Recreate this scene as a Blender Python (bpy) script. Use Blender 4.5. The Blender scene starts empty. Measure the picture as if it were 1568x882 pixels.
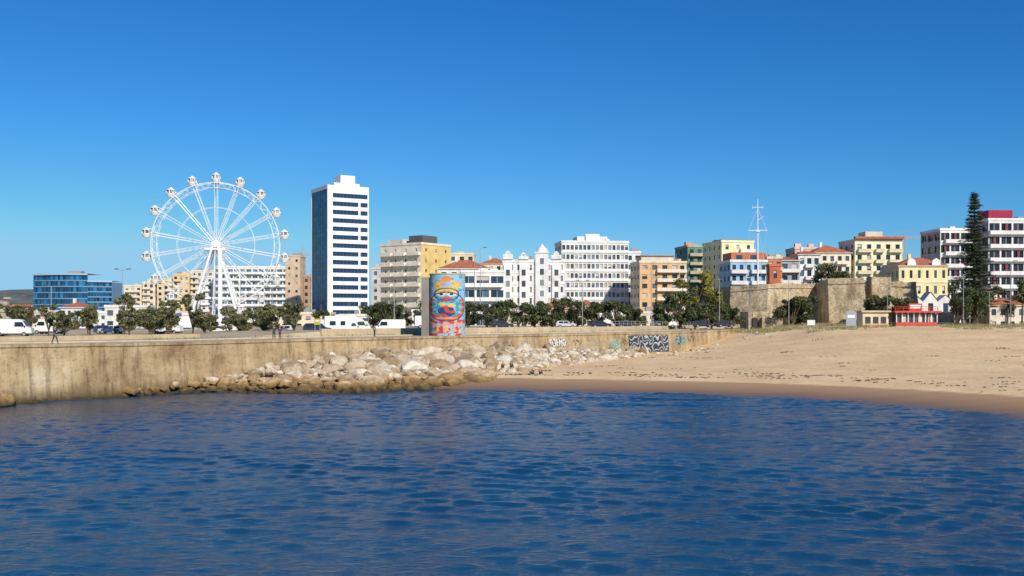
import bpy, math, random
import numpy as np
from math import sin, cos, pi, radians, sqrt
from mathutils import Vector, noise
R = random.Random(7)
scene = bpy.context.scene
COL = scene.collection

# ------------------------------------------------------------------ materials
_m = {}
def nmat(name):
    m = bpy.data.materials.new(name); m.use_nodes = True
    nt = m.node_tree; b = nt.nodes['Principled BSDF']
    return m, nt, b
def ramp(nt, src, stops):
    r = nt.nodes.new('ShaderNodeValToRGB'); e = r.color_ramp.elements
    e[0].position = stops[0][0]; e[0].color = (*stops[0][1], 1)
    e[1].position = stops[-1][0]; e[1].color = (*stops[-1][1], 1)
    for p, c in stops[1:-1]:
        x = e.new(p); x.color = (*c, 1)
    nt.links.new(src, r.inputs[0]); return r.outputs[0]
def mixc(nt, f, a, b, mode='MIX'):
    m = nt.nodes.new('ShaderNodeMix'); m.data_type = 'RGBA'; m.blend_type = mode
    for sock, v in ((m.inputs[0], f), (m.inputs[6], a), (m.inputs[7], b)):
        if isinstance(v, (int, float)): sock.default_value = v
        elif isinstance(v, tuple): sock.default_value = (*v, 1)
        else: nt.links.new(v, sock)
    return m.outputs[2]
def mth(nt, op, a, b=None, c=None):
    n = nt.nodes.new('ShaderNodeMath'); n.operation = op
    for i, v in enumerate((a, b, c)):
        if v is None: continue
        if isinstance(v, (int, float)): n.inputs[i].default_value = v
        else: nt.links.new(v, n.inputs[i])
    return n.outputs[0]
def coords(nt, kind='Object', scale=(1, 1, 1)):
    t = nt.nodes.new('ShaderNodeTexCoord'); mp = nt.nodes.new('ShaderNodeMapping')
    mp.inputs['Scale'].default_value = scale
    nt.links.new(t.outputs[kind], mp.inputs[0]); return mp.outputs[0]
def noi(nt, vec, scale, detail=4, rough=.55):
    n = nt.nodes.new('ShaderNodeTexNoise')
    n.inputs['Scale'].default_value = scale; n.inputs['Detail'].default_value = detail; n.inputs['Roughness'].default_value = rough
    nt.links.new(vec, n.inputs['Vector']); return n.outputs[0]
def bump(nt, b, h, strength=.3, dist=.05):
    n = nt.nodes.new('ShaderNodeBump'); n.inputs['Strength'].default_value = strength; n.inputs['Distance'].default_value = dist
    nt.links.new(h, n.inputs['Height']); nt.links.new(n.outputs[0], b.inputs['Normal'])
def stucco(col, var=.22, rough=.85):
    k = ('st', col, var)
    if k in _m: return _m[k]
    m, nt, b = nmat('painted_render')
    c = coords(nt)
    n1 = noi(nt, c, .35, 5); n2 = noi(nt, coords(nt, 'Object', (1.6, 1.6, .16)), 1.0, 4)
    dk = tuple(x * (1 - var) for x in col); lt = tuple(min(.86, x * (1 + var * .25)) for x in col)
    a = ramp(nt, n1, [(.3, dk), (.65, lt)])
    s = ramp(nt, n2, [(.32, (.74, .72, .68)), (.5, (1, 1, 1))])
    nt.links.new(mixc(nt, .6, a, s, 'MULTIPLY'), b.inputs['Base Color'])
    b.inputs['Roughness'].default_value = rough
    bump(nt, b, noi(nt, c, 9, 4), .25, .03)
    _m[k] = m; return m
def flat(col, rough=.6, metal=0, var=.15):
    k = ('fl', col, rough, metal)
    if k in _m: return _m[k]
    m, nt, b = nmat('paint')
    n = noi(nt, coords(nt), 1.7, 3)
    nt.links.new(ramp(nt, n, [(.3, tuple(x * (1 - var) for x in col)), (.7, col)]), b.inputs['Base Color'])
    b.inputs['Roughness'].default_value = rough; b.inputs['Metallic'].default_value = metal
    _m[k] = m; return m
def glass(col=(.035, .06, .09), rough=.12, spec=.5):
    k = ('gl', col, spec)
    if k in _m: return _m[k]
    m, nt, b = nmat('window_glass')
    g = nt.nodes.new('ShaderNodeNewGeometry')
    c = ramp(nt, g.outputs['Random Per Island'], [(0, tuple(x * .35 for x in col)), (.6, col), (1, tuple(min(.5, x * 2.3) for x in col))])
    nt.links.new(c, b.inputs['Base Color']); b.inputs['Roughness'].default_value = rough; b.inputs['Specular IOR Level'].default_value = spec
    _m[k] = m; return m
def blind():
    if 'bl' in _m: return _m['bl']
    m, nt, b = nmat('roller_blind')
    g = nt.nodes.new('ShaderNodeNewGeometry')
    w = nt.nodes.new('ShaderNodeTexWave'); w.bands_direction = 'Z'; w.inputs['Scale'].default_value = 3
    nt.links.new(coords(nt), w.inputs[0])
    c = ramp(nt, g.outputs['Random Per Island'], [(0, (.25, .22, .18)), (.5, (.5, .47, .4)), (1, (.6, .6, .58))])
    nt.links.new(mixc(nt, .3, c, w.outputs[0], 'MULTIPLY'), b.inputs['Base Color']); b.inputs['Roughness'].default_value = .6
    _m['bl'] = m; return m
def leafmat(dark, light):
    k = ('lf', dark, light)
    if k in _m: return _m[k]
    m, nt, b = nmat('foliage')
    g = nt.nodes.new('ShaderNodeNewGeometry')
    c1 = ramp(nt, g.outputs['Random Per Island'], [(0, dark), (1, light)])
    n = noi(nt, coords(nt), .9, 2)
    c2 = ramp(nt, n, [(.35, (.5, .5, .5)), (.65, (1.15, 1.15, 1.0))])
    nt.links.new(mixc(nt, 1, c1, c2, 'MULTIPLY'), b.inputs['Base Color'])
    b.inputs['Roughness'].default_value = .7
    _m[k] = m; return m
def tiles():
    if 'ti' in _m: return _m['ti']
    m, nt, b = nmat('clay_roof_tiles')
    w = nt.nodes.new('ShaderNodeTexWave'); w.inputs['Scale'].default_value = 1.6; w.inputs['Distortion'].default_value = .6
    c = coords(nt); nt.links.new(c, w.inputs[0])
    a = ramp(nt, noi(nt, c, .8, 5), [(.3, (.33, .10, .05)), (.7, (.54, .19, .10))])
    nt.links.new(mixc(nt, .25, a, w.outputs[0], 'MULTIPLY'), b.inputs['Base Color']); b.inputs['Roughness'].default_value = .85
    _m['ti'] = m; return m
def attrmat(name, rough=.8):
    m, nt, b = nmat(name)
    a = nt.nodes.new('ShaderNodeAttribute'); a.attribute_name = 'paint'
    n = noi(nt, coords(nt), 2.5, 4)
    s = ramp(nt, n, [(.3, (.75, .75, .75)), (.6, (1, 1, 1))])
    nt.links.new(mixc(nt, .8, a.outputs['Color'], s, 'MULTIPLY'), b.inputs['Base Color'])
    b.inputs['Roughness'].default_value = rough; return m
BARK = flat((.10, .075, .05), .9)
WHITE = flat((.80, .80, .79), .45)
DARK = flat((.03, .03, .035), .6)
GREY = flat((.32, .32, .32), .5)
TYRE = flat((.02, .02, .02), .8)

# ------------------------------------------------------------------ mesh helper
class Obj:
    def __init__(s, name, loc=(0, 0, 0), rot=0):
        s.name, s.loc, s.rot, s.p = name, loc, rot, {}
    def _g(s, part, mat):
        if part not in s.p: s.p[part] = (mat, [], [])
        return s.p[part]
    def face(s, part, mat, pts):
        _, v, f = s._g(part, mat); n = len(v); v.extend(pts); f.append(tuple(range(n, n + len(pts))))
    def box(s, part, mat, x0, x1, y0, y1, z0, z1):
        _, v, f = s._g(part, mat); n = len(v)
        v.extend([(x0, y0, z0), (x1, y0, z0), (x1, y1, z0), (x0, y1, z0), (x0, y0, z1), (x1, y0, z1), (x1, y1, z1), (x0, y1, z1)])
        for q in ((0, 3, 2, 1), (4, 5, 6, 7), (0, 1, 5, 4), (1, 2, 6, 5), (2, 3, 7, 6), (3, 0, 4, 7)): f.append(tuple(n + i for i in q))
    def cyl(s, part, mat, a, b, r0, r1=None, n=8, caps=True):
        r1 = r0 if r1 is None else r1
        _, v, f = s._g(part, mat); a = Vector(a); b = Vector(b); d = (b - a)
        if d.length < 1e-6: return
        d.normalize(); u = d.orthogonal().normalized(); w = d.cross(u); k = len(v)
        for c, r in ((a, r0), (b, r1)):
            for i in range(n):
                t = 2 * pi * i / n; v.append(tuple(c + (u * cos(t) + w * sin(t)) * r))
        for i in range(n):
            j = (i + 1) % n; f.append((k + i, k + j, k + n + j, k + n + i))
        if caps: f.append(tuple(k + i for i in range(n))[::-1]); f.append(tuple(k + n + i for i in range(n)))
    def ball(s, part, mat, c, rx, ry, rz, n=10, m=6):
        _, v, f = s._g(part, mat); k = len(v)
        for j in range(m + 1):
            ph = pi * j / m
            for i in range(n):
                t = 2 * pi * i / n; v.append((c[0] + rx * sin(ph) * cos(t), c[1] + ry * sin(ph) * sin(t), c[2] - rz * cos(ph)))
        for j in range(m):
            for i in range(n):
                q = (i + 1) % n; f.append((k + j * n + i, k + j * n + q, k + (j + 1) * n + q, k + (j + 1) * n + i))
    def finish(s, smooth=()):
        e = bpy.data.objects.new(s.name, None); COL.objects.link(e)
        e.location = s.loc; e.rotation_euler = (0, 0, s.rot); e.empty_display_size = .2
        for part, (mat, v, f) in s.p.items():
            me = bpy.data.meshes.new(part); me.from_pydata(v, [], f); me.materials.append(mat)
            if part in smooth: me.polygons.foreach_set('use_smooth', [True] * len(f))
            o = bpy.data.objects.new(part, me); COL.objects.link(o); o.parent = e
        return e
def single(name, v, f, mats, midx=None, smooth=False, loc=(0, 0, 0)):
    me = bpy.data.meshes.new(name); me.from_pydata(v, [], f)
    for m in mats: me.materials.append(m)
    if midx: me.polygons.foreach_set('material_index', midx)
    if smooth: me.polygons.foreach_set('use_smooth', [True] * len(f))
    o = bpy.data.objects.new(name, me); COL.objects.link(o); o.location = loc; return o

# ------------------------------------------------------------------ terrain curves (metres)
WALL = [(-300, -190, 5.6), (-110, 30, 5.6), (-49, 98, 5.6), (-42, 106.3, 5.55), (-35, 116, 5.55), (-28.3, 126.5, 5.6), (-18, 138, 5.65), (-8, 150.5, 5.7),
        (5, 163, 5.75), (17, 175.5, 5.8), (29.2, 190, 5.8), (43, 215, 5.85), (57, 253, 5.9)]
SHORE = [(-30, 113), (-10, 118), (-3, 117), (8, 114), (19, 110.5), (28, 106), (34, 99.5), (38, 93), (42.4, 85), (50, 68), (60, 45), (75, 10), (120, -80)]
def ss(a, b, x):
    t = max(0, min(1, (x - a) / (b - a))); return t * t * (3 - 2 * t)
def sdist(x, y):
    best = 1e9; sg = 1
    for (ax, ay), (bx, by) in zip(SHORE, SHORE[1:]):
        dx, dy = bx - ax, by - ay; t = max(0, min(1, ((x - ax) * dx + (y - ay) * dy) / (dx * dx + dy * dy)))
        px, py = x - ax - t * dx, y - ay - t * dy; d = px * px + py * py
        if d < best: best = d; sg = 1 if dx * (y - ay) - dy * (x - ax) > 0 else -1
    return sg * sqrt(best)
PROF = [(-60, -4), (-12, -.8), (0, 0), (7, .5), (14, .95), (22, 1.2), (60, 1.7), (90, 2.2), (130, 3.0), (250, 3.6)]
def beach_z(x, y):
    t = sdist(x, y) + .8 * noise.noise(Vector((x * .09, y * .09, 3)))
    z = PROF[0][1]
    for (a, za), (b, zb) in zip(PROF, PROF[1:]):
        if t >= a: z = za + (zb - za) * min(1, (t - a) / (b - a))
    g = ss(28, 72, x) * ss(118, 225, y)
    z = z + (6.55 - z) * g
    if z > .8:
        k = min(1, (z - .8))
        z += k * (.18 * noise.noise(Vector((x * .12, y * .12, 0))) + .09 * noise.noise(Vector((x * .45, y * .45, 5))))
        z += g * .55 * noise.noise(Vector((x * .11, y * .07, 9))) * ss(190, 215, y)
    return z - 1.8 * ss(264, 292, y)

def beach():
    xs = []; x = -30.
    while x < 175: xs.append(x); x += 1.0
    xs += [185, 200, 230, 280, 380, 600]
    ys = []; y = 30.
    while y < 295: ys.append(y); y += 1.1
    v = [(a, b, beach_z(a, b)) for b in ys for a in xs]; n = len(xs)
    f = [(j * n + i, j * n + i + 1, (j + 1) * n + i + 1, (j + 1) * n + i) for j in range(len(ys) - 1) for i in range(n - 1)]
    m, nt, b = nmat('beach_sand')
    g = nt.nodes.new('ShaderNodeNewGeometry'); sp = nt.nodes.new('ShaderNodeSeparateXYZ'); nt.links.new(g.outputs['Position'], sp.inputs[0])
    c = coords(nt)
    n1 = noi(nt, c, .12, 6, .65); n2 = noi(nt, c, 1.3, 6, .7); n3 = noi(nt, coords(nt, 'Object', (.25, 1.4, 1)), .5, 5, .7)
    dry = ramp(nt, n1, [(.3, (.68, .47, .25)), (.7, (.83, .62, .36))])
    spk = ramp(nt, n2, [(.34, (.62, .57, .50)), (.5, (1, 1, 1))])
    dry = mixc(nt, .55, dry, spk, 'MULTIPLY')
    strand = ramp(nt, n3, [(.60, (1, 1, 1)), (.72, (.5, .42, .34))])
    dry = mixc(nt, .5, dry, strand, 'MULTIPLY')
    ad = mth(nt, 'MULTIPLY_ADD', n3, .35, sp.outputs[2])
    wet = ramp(nt, ad, [(.20, (1, 1, 1)), (.88, (1, 1, 1)), (.97, (0, 0, 0))])
    wetc = ramp(nt, ad, [(.15, (.17, .105, .06)), (.45, (.30, .185, .10)), (.88, (.42, .27, .145))])
    nt.links.new(mixc(nt, wet, dry, wetc), b.inputs['Base Color'])
    rr = nt.nodes.new('ShaderNodeMapRange'); nt.links.new(ad, rr.inputs[0]); rr.inputs[1].default_value = .2; rr.inputs[2].default_value = .7
    rr.inputs[3].default_value = .4; rr.inputs[4].default_value = .95; nt.links.new(rr.outputs[0], b.inputs['Roughness']); b.inputs['Specular IOR Level'].default_value = .3
    bm = nt.nodes.new('ShaderNodeBump'); bm.inputs['Strength'].default_value = .8; bm.inputs['Distance'].default_value = .24
    r2 = nt.nodes.new('ShaderNodeMapRange'); nt.links.new(sp.outputs[2], r2.inputs[0]); r2.inputs[1].default_value = .7; r2.inputs[2].default_value = 1.1
    nt.links.new(mth(nt, 'MULTIPLY', n2, r2.outputs[0]), bm.inputs['Height']); nt.links.new(bm.outputs[0], b.inputs['Normal'])
    single('sand_beach', v, f, [m], smooth=True)
beach()

def water():
    m, nt, b = nmat('sea_water')
    big = noi(nt, coords(nt, 'Object', (.02, .05, 1)), 1, 3)
    nt.links.new(ramp(nt, big, [(.35, (.004, .040, .092)), (.65, (.007, .056, .118))]), b.inputs['Base Color'])
    b.inputs['Roughness'].default_value = .10; b.inputs['IOR'].default_value = 1.33
    a2 = noi(nt, coords(nt, 'Object', (.8, 1.2, 1)), 2.4, 5, .62)
    bump(nt, b, a2, 1.0, .10)
    # real wave geometry: sum of wind-driven wave trains
    rg = np.random.default_rng(4)
    xs = np.arange(-86, 86.01, .22); ys = np.concatenate([np.arange(18, 70, .14), np.arange(70, 128, .22)])
    X, Y = np.meshgrid(xs, ys); Z = np.zeros_like(X)
    for lo, hi, n, slope in ((4, 9, 8, .007), (1.7, 4, 20, .0105), (.9, 1.7, 40, .0175), (.6, .9, 34, .0165)):
        for _ in range(n):
            L = rg.uniform(lo, hi); k = 2 * pi / L; th = radians(80) + rg.normal(0, .5); a = slope / k * rg.uniform(.6, 1.4)
            Z += a * np.sin(k * (cos(th) * X + sin(th) * Y) + rg.uniform(0, 6.28))
    # patchy gusts
    G = np.zeros_like(X)
    for _ in range(12):
        k = 2 * pi / rg.uniform(14, 60); th = rg.uniform(0, 6.28); G += np.sin(k * (cos(th) * X * .6 + sin(th) * Y * 1.4) + rg.uniform(0, 6.28))
    Z *= .85 + .30 * np.tanh(G / 3)
    edge = np.minimum(np.minimum(86 - np.abs(X), Y - 18), 128 - Y); Z *= np.clip(edge / 4, 0, 1)
    ny, nx = X.shape; co = np.stack([X, Y, Z], -1).reshape(-1, 3)
    idx = np.arange(nx * ny).reshape(ny, nx); F = np.stack([idx[:-1, :-1], idx[:-1, 1:], idx[1:, 1:], idx[1:, :-1]], -1).reshape(-1, 4)
    # calm water beyond, joined at the border
    outer = np.array([(-86, 18, 0), (86, 18, 0), (86, 128, 0), (-86, 128, 0), (-900, -400, 0), (900, -400, 0), (900, 150, 0), (-900, 150, 0)], float)
    k = len(co); co = np.vstack([co, outer]); F = np.vstack([F, [(k + 4, k + 5, k + 1, k), (k + 5, k + 6, k + 2, k + 1), (k + 6, k + 7, k + 3, k + 2), (k + 7, k + 4, k, k + 3)]])
    me = bpy.data.meshes.new('sea_water'); me.vertices.add(len(co)); me.vertices.foreach_set('co', co.ravel())
    me.loops.add(F.size); me.loops.foreach_set('vertex_index', F.ravel().astype(np.int32)); me.polygons.add(len(F))
    me.polygons.foreach_set('loop_start', np.arange(0, F.size, 4, dtype=np.int32)); me.polygons.foreach_set('loop_total', np.full(len(F), 4, dtype=np.int32))
    me.polygons.foreach_set('use_smooth', np.ones(len(F), dtype=bool)); me.update(calc_edges=True); me.materials.append(m)
    COL.objects.link(bpy.data.objects.new('sea_water', me))
water()

# ------------------------------------------------------------------ ground
def normals(P):
    out = []
    for i, p in enumerate(P):
        a = P[max(0, i - 1)]; c = P[min(len(P) - 1, i + 1)]; dx, dy = c[0] - a[0], c[1] - a[1]; l = sqrt(dx * dx + dy * dy)
        out.append((-dy / l, dx / l))
    return out
NW = normals(WALL)
def inner(i, off): return (WALL[i][0] + NW[i][0] * off, WALL[i][1] + NW[i][1] * off)
TER = 6.35
def ground():
    farx = [-6000, -6000, -4500, -3500, -2800, -2200, -1600, -1000, -500, 0, 400, 800, 1300]
    v = []; f = []
    rows = [0.6, 12, 12.35, 30]
    cols = []
    for i, w in enumerate(WALL):
        right = w[0] > -22
        c = []
        for k, o in enumerate(rows):
            x, y = inner(i, o); z = w[2] - .04 if k < 2 else (TER if right else 5.6)
            c.append((x, y, z))
        c.append((farx[i], 300 if i < 1 else 6000, TER if right else 5.6)); cols.append(c)
    for e, (x, fx) in enumerate([(75, 1700), (130, 2500), (300, 4000), (900, 7000)]):
        cols.append([(x, 262, 5.6), (x, 270, 5.8), (x, 270.4, TER), (x, 300, TER), (fx, 6000, TER)])
    for c in cols: v.extend(c)
    for i in range(len(cols) - 1):
        for k in range(4): a = i * 5 + k; f.append((a, a + 5, a + 6, a + 1))
    m, nt, b = nmat('ground_earth_grass'); c = coords(nt)
    n = noi(nt, c, .07, 7, .65)
    nt.links.new(ramp(nt, n, [(.32, (.20, .19, .08)), (.45, (.42, .34, .21)), (.65, (.50, .42, .29))]), b.inputs['Base Color']); b.inputs['Roughness'].default_value = .95
    single('ground', v, f, [m])
    v = []; f = []
    for i, w in enumerate(WALL):
        for o in (.62, 7.5): x, y = inner(i, o); v.append((x, y, w[2] - .03 + .004))
    for i in range(len(WALL) - 1): f.append((2 * i, 2 * i + 2, 2 * i + 3, 2 * i + 1))
    m, nt, b = nmat('promenade_paving'); c = coords(nt)
    br = nt.nodes.new('ShaderNodeTexBrick'); br.inputs['Scale'].default_value = .8; br.inputs['Color1'].default_value = (.52, .43, .30, 1); br.inputs['Color2'].default_value = (.46, .38, .27, 1); br.inputs['Mortar'].default_value = (.3, .25, .18, 1)
    nt.links.new(c, br.inputs[0]); nt.links.new(mixc(nt, .5, br.outputs[0], ramp(nt, noi(nt, c, .5, 5), [(.3, (.7, .7, .7)), (.7, (1.1, 1.1, 1.1))]), 'MULTIPLY'), b.inputs['Base Color']); b.inputs['Roughness'].default_value = .9
    single('promenade_pavement', v, f, [m])
    v = []; f = []
    for i, w in enumerate(WALL):
        for o, z in ((7.5, -.06), (7.5, .14), (7.75, .14), (7.75, -.06)): x, y = inner(i, o); v.append((x, y, w[2] + z))
    for i in range(len(WALL) - 1):
        for k in range(3): a = 4 * i + k; f.append((a, a + 4, a + 5, a + 1))
    single('promenade_kerb', v, f, [stucco((.52, .45, .34))])
ground()

# ------------------------------------------------------------------ sea wall
def seawall():
    m, nt, b = nmat('old_seawall_concrete')
    g = nt.nodes.new('ShaderNodeNewGeometry'); sp = nt.nodes.new('ShaderNodeSeparateXYZ'); nt.links.new(g.outputs['Position'], sp.inputs[0])
    uv = coords(nt, 'UV'); st = coords(nt, 'UV', (.9, .10, 1))
    n1 = noi(nt, uv, .16, 7, .7); n2 = noi(nt, st, 1.2, 6, .75); n3 = noi(nt, uv, 1.6, 7, .8)
    base = ramp(nt, n1, [(.34, (.27, .18, .095)), (.44, (.42, .30, .165)), (.56, (.54, .41, .24)), (.68, (.62, .52, .36))])
    stc = ramp(nt, n2, [(.36, (.34, .29, .25)), (.46, (.8, .77, .73)), (.56, (1, 1, 1))])
    base = mixc(nt, .7, base, stc, 'MULTIPLY')
    base = mixc(nt, .8, base, ramp(nt, n3, [(.34, (.42, .39, .36)), (.48, (1, 1, 1))]), 'MULTIPLY')
    br = nt.nodes.new('ShaderNodeTexBrick'); br.inputs['Scale'].default_value = 1; br.inputs['Brick Width'].default_value = 7.5; br.inputs['Row Height'].default_value = 1.9
    br.inputs['Mortar Size'].default_value = .025; br.inputs['Color1'].default_value = (1, 1, 1, 1); br.inputs['Color2'].default_value = (.84, .82, .78, 1); br.inputs['Mortar'].default_value = (.75, .71, .65, 1); br.offset = .37
    nt.links.new(uv, br.inputs[0]); base = mixc(nt, .6, base, br.outputs[0], 'MULTIPLY')
    ad = mth(nt, 'MULTIPLY_ADD', n2, 1.6, sp.outputs[2])
    mr = nt.nodes.new('ShaderNodeMapRange'); nt.links.new(ad, mr.inputs[0]); mr.inputs[1].default_value = .95; mr.inputs[2].default_value = 2.4
    base = mixc(nt, mr.outputs[0], mixc(nt, n1, (.03, .028, .012), (.14, .085, .03)), base)
    nt.links.new(base, b.inputs['Base Color']); b.inputs['Roughness'].default_value = .93
    bump(nt, b, n3, .9, .14)
    v = []; f = []; uvs = []
    prof = [(.0 - .35, -1.5), (-.35, .3), (0, 5.3), (-.12, 5.3), (-.12, 'T'), (.66, 'T')]
    P = []; L = 0
    for i, w in enumerate(WALL):
        if i: L += sqrt((w[0] - WALL[i - 1][0]) ** 2 + (w[1] - WALL[i - 1][1]) ** 2)
        if i == 3:
            P.append((w[0] - NW[i][0] * .45, w[1] - NW[i][1] * .45, w[2] + .06, NW[i], L)); P.append((w[0], w[1], w[2], NW[i], L + .01))
        elif i < 3: P.append((w[0] - NW[i][0] * .45, w[1] - NW[i][1] * .45, w[2] + .06, NW[i], L))
        else: P.append((w[0], w[1], w[2], NW[i], L))
    for x, y, zt, n, l in P:
        for k, (o, z) in enumerate(prof):
            zz = zt if z == 'T' else (z + zt - 5.6 if z > 4 else z)
            v.append((x + n[0] * o, y + n[1] * o, zz)); uvs.append((l, zz + o))
    K = len(prof)
    for i in range(len(P) - 1):
        for k in range(K - 1): a = i * K + k; f.append((a, a + K, a + K + 1, a + 1))
    e = single('sea_wall', v, f, [m]); me = e.data; ul = me.uv_layers.new(name='UVMap')
    for lp in me.loops: ul.data[lp.index].uv = uvs[lp.vertex_index]
seawall()
def terrace():
    o = Obj('terrace_retaining_wall'); mt = stucco((.52, .41, .26)); cp = stucco((.56, .48, .36))
    idx = [i for i in range(len(WALL)) if WALL[i][0] > -22]
    for a, c in zip(idx, idx[1:]):
        p = [inner(a, 11.9), inner(c, 11.9), inner(c, 12.4), inner(a, 12.4)]
        for nm, m_, z0, z1 in (('wall', mt, 5.2, 6.62), ('coping', cp, 6.622, 6.74)):
            lo = [(x, y, z0) for x, y in p]; hi = [(x, y, z1) for x, y in p]
            o.face(nm, m_, hi)
            for k in range(4): j = (k + 1) % 4; o.face(nm, m_, [lo[k], lo[j], hi[j], hi[k]])
    o.finish()
    r = Obj('railing')
    for a, c in zip(idx[4:], idx[5:]):
        A = Vector((*inner(a, 12.15), 6.74)); B = Vector((*inner(c, 12.15), 6.74)); n = max(1, int((B - A).length / 2))
        for k in range(n):
            q = A.lerp(B, k / n); r.cyl('posts', GREY, q, q + Vector((0, 0, 1.0)), .04, n=5)
        for h in (.5, 1.0): r.cyl('rails', GREY, A + Vector((0, 0, h)), B + Vector((0, 0, h)), .035, n=5)
    r.finish()
    o = Obj('low_promenade_wall')
    for a, c in ((1, 2), (2, 3), (3, 4), (4, 5)):
        p = [inner(a, 17), inner(c, 17), inner(c, 17.4), inner(a, 17.4)]; lo = [(x, y, 5.4) for x, y in p]; hi = [(x, y, 6.15) for x, y in p]
        o.face('wall', mt, hi)
        for k in range(4): j = (k + 1) % 4; o.face('wall', mt, [lo[k], lo[j], hi[j], hi[k]])
    o.finish()
terrace()

# ------------------------------------------------------------------ boulders
def boulders():
    import bmesh
    bm = bmesh.new(); bmesh.ops.create_icosphere(bm, subdivisions=3, radius=1); bv = [x.co.copy() for x in bm.verts]; bf = [tuple(q.index for q in x.verts) for x in bm.faces]; bm.free()
    I = [(-42.2, 106, .3), (-34.8, 115.2, 1.2), (-27.5, 125.8, 2.8), (-17.5, 137.5, 3.6), (-7.5, 150, 3.7), (5.5, 162.5, 3.3), (17.4, 175, 2.7), (24, 183, 2.4)]
    O = [(-41.4, 105.3, -.2), (-33.2, 113.6, -.2), (-25, 111.5, -.3), (-17.2, 112, -.3), (-10.8, 116.5, -.3), (-3.5, 126, .4), (9, 153, 1.3), (23, 177, 1.8)]
    v = []; f = []
    def rock(x, y, z, s):
        if -2.6 < x < 1.4 and 131 < y < 139.5: return
        pl = [(Vector((R.gauss(0, 1), R.gauss(0, 1), R.gauss(0, 1))).normalized(), R.uniform(.55, 1.0)) for _ in range(11)]
        sx, sy, sz = s * R.uniform(.8, 1.45), s * R.uniform(.8, 1.3), s * R.uniform(.6, 1.0); a = R.uniform(0, 6.3); k = len(v); sd = R.uniform(0, 99)
        for c in bv:
            r = 1.15
            for n, d in pl:
                q = c.dot(n)
                if q > .01: r = min(r, d / q)
            r *= 1 + .06 * noise.noise(c * 2.5 + Vector((sd, 0, 0)))
            px, py, pz = c.x * r * sx, c.y * r * sy, c.z * r * sz
            v.append((x + px * cos(a) - py * sin(a), y + px * sin(a) + py * cos(a), z + pz))
        f.extend(tuple(k + i for i in q) for q in bf)
    for i in range(7):
        a = I[i]; b_ = I[i + 1]; c = O[i]; d = O[i + 1]
        area = (sqrt((a[0] - b_[0]) ** 2 + (a[1] - b_[1]) ** 2)) * (sqrt((a[0] - c[0]) ** 2 + (a[1] - c[1]) ** 2) + sqrt((b_[0] - d[0]) ** 2 + (b_[1] - d[1]) ** 2)) / 2
        pts = []
        for _ in range(int(area * 3)):
            s = R.random(); t = R.random()
            A = [a[k] + (b_[k] - a[k]) * s for k in range(3)]; B = [c[k] + (d[k] - c[k]) * s for k in range(3)]
            q = [A[k] + (B[k] - A[k]) * t for k in range(3)]
            sz = R.choice([.5, .7, .9, 1.1, 1.3, 1.5]) * (.5 if i < 2 else (.65 if i > 4 else 1))
            if any((q[0] - p[0]) ** 2 + (q[1] - p[1]) ** 2 < (.72 * (sz + p[2])) ** 2 for p in pts): continue
            pts.append((q[0], q[1], sz)); rock(q[0], q[1], q[2] + R.uniform(-.3, .3), sz)
        for _ in range(int(area / 2.4)):
            s = R.random(); t = R.random()
            A = [a[k] + (b_[k] - a[k]) * s for k in range(3)]; B = [c[k] + (d[k] - c[k]) * s for k in range(3)]
            rock(A[0] + (B[0] - A[0]) * t, A[1] + (B[1] - A[1]) * t, A[2] + (B[2] - A[2]) * t, R.uniform(.3, .6))
    k = len(v)
    for a, c in zip(I, O): v.append((a[0], a[1], a[2] - .6)); v.append((c[0], c[1], c[2] - .8))
    for i in range(7): f.append((k + 2 * i, k + 2 * i + 1, k + 2 * i + 3, k + 2 * i + 2))
    for _ in range(46):
        t = R.random(); x = -56 + 14 * t; y = 90.5 + 15.4 * t; rock(x + R.uniform(.2, .9), y - R.uniform(.3, 1.0) , -.1, R.uniform(.2, .5))
    for _ in range(38):
        rock(-49.0 + R.uniform(-2.5, 1.8), 95.2 + R.uniform(-2.5, 1.2), R.uniform(-.1, .4), R.uniform(.4, .9))
    for _ in range(30):
        x = R.uniform(24, 60); y = 183 + (x - 24) * 1.35 - R.uniform(0, 9); rock(x, y, beach_z(x, y) + .05, R.uniform(.15, .5))
    m, nt, b = nmat('limestone_boulders')
    g = nt.nodes.new('ShaderNodeNewGeometry'); sp = nt.nodes.new('ShaderNodeSeparateXYZ'); nt.links.new(g.outputs['Position'], sp.inputs[0])
    c = coords(nt); n = noi(nt, c, 1.2, 7, .7)
    a = ramp(nt, g.outputs['Random Per Island'], [(0, (.32, .23, .135)), (.3, (.46, .36, .24)), (.65, (.57, .48, .355)), (1, (.70, .65, .55))])
    a = mixc(nt, .8, a, ramp(nt, n, [(.32, (.5, .44, .36)), (.58, (1, 1, 1))]), 'MULTIPLY')
    ad = mth(nt, 'MULTIPLY_ADD', n, 1.4, sp.outputs[2])
    mr = nt.nodes.new('ShaderNodeMapRange'); nt.links.new(ad, mr.inputs[0]); mr.inputs[1].default_value = .85; mr.inputs[2].default_value = 1.9
    low = mixc(nt, mr.outputs[0], (.045, .033, .012), (.36, .22, .08))
    mr2 = nt.nodes.new('ShaderNodeMapRange'); nt.links.new(ad, mr2.inputs[0]); mr2.inputs[1].default_value = 1.5; mr2.inputs[2].default_value = 2.5
    nt.links.new(mixc(nt, mr2.outputs[0], low, a), b.inputs['Base Color']); b.inputs['Roughness'].default_value = .9
    bump(nt, b, n, .6, .1)
    single('riprap_boulders', v, f, [m])
boulders()

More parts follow.
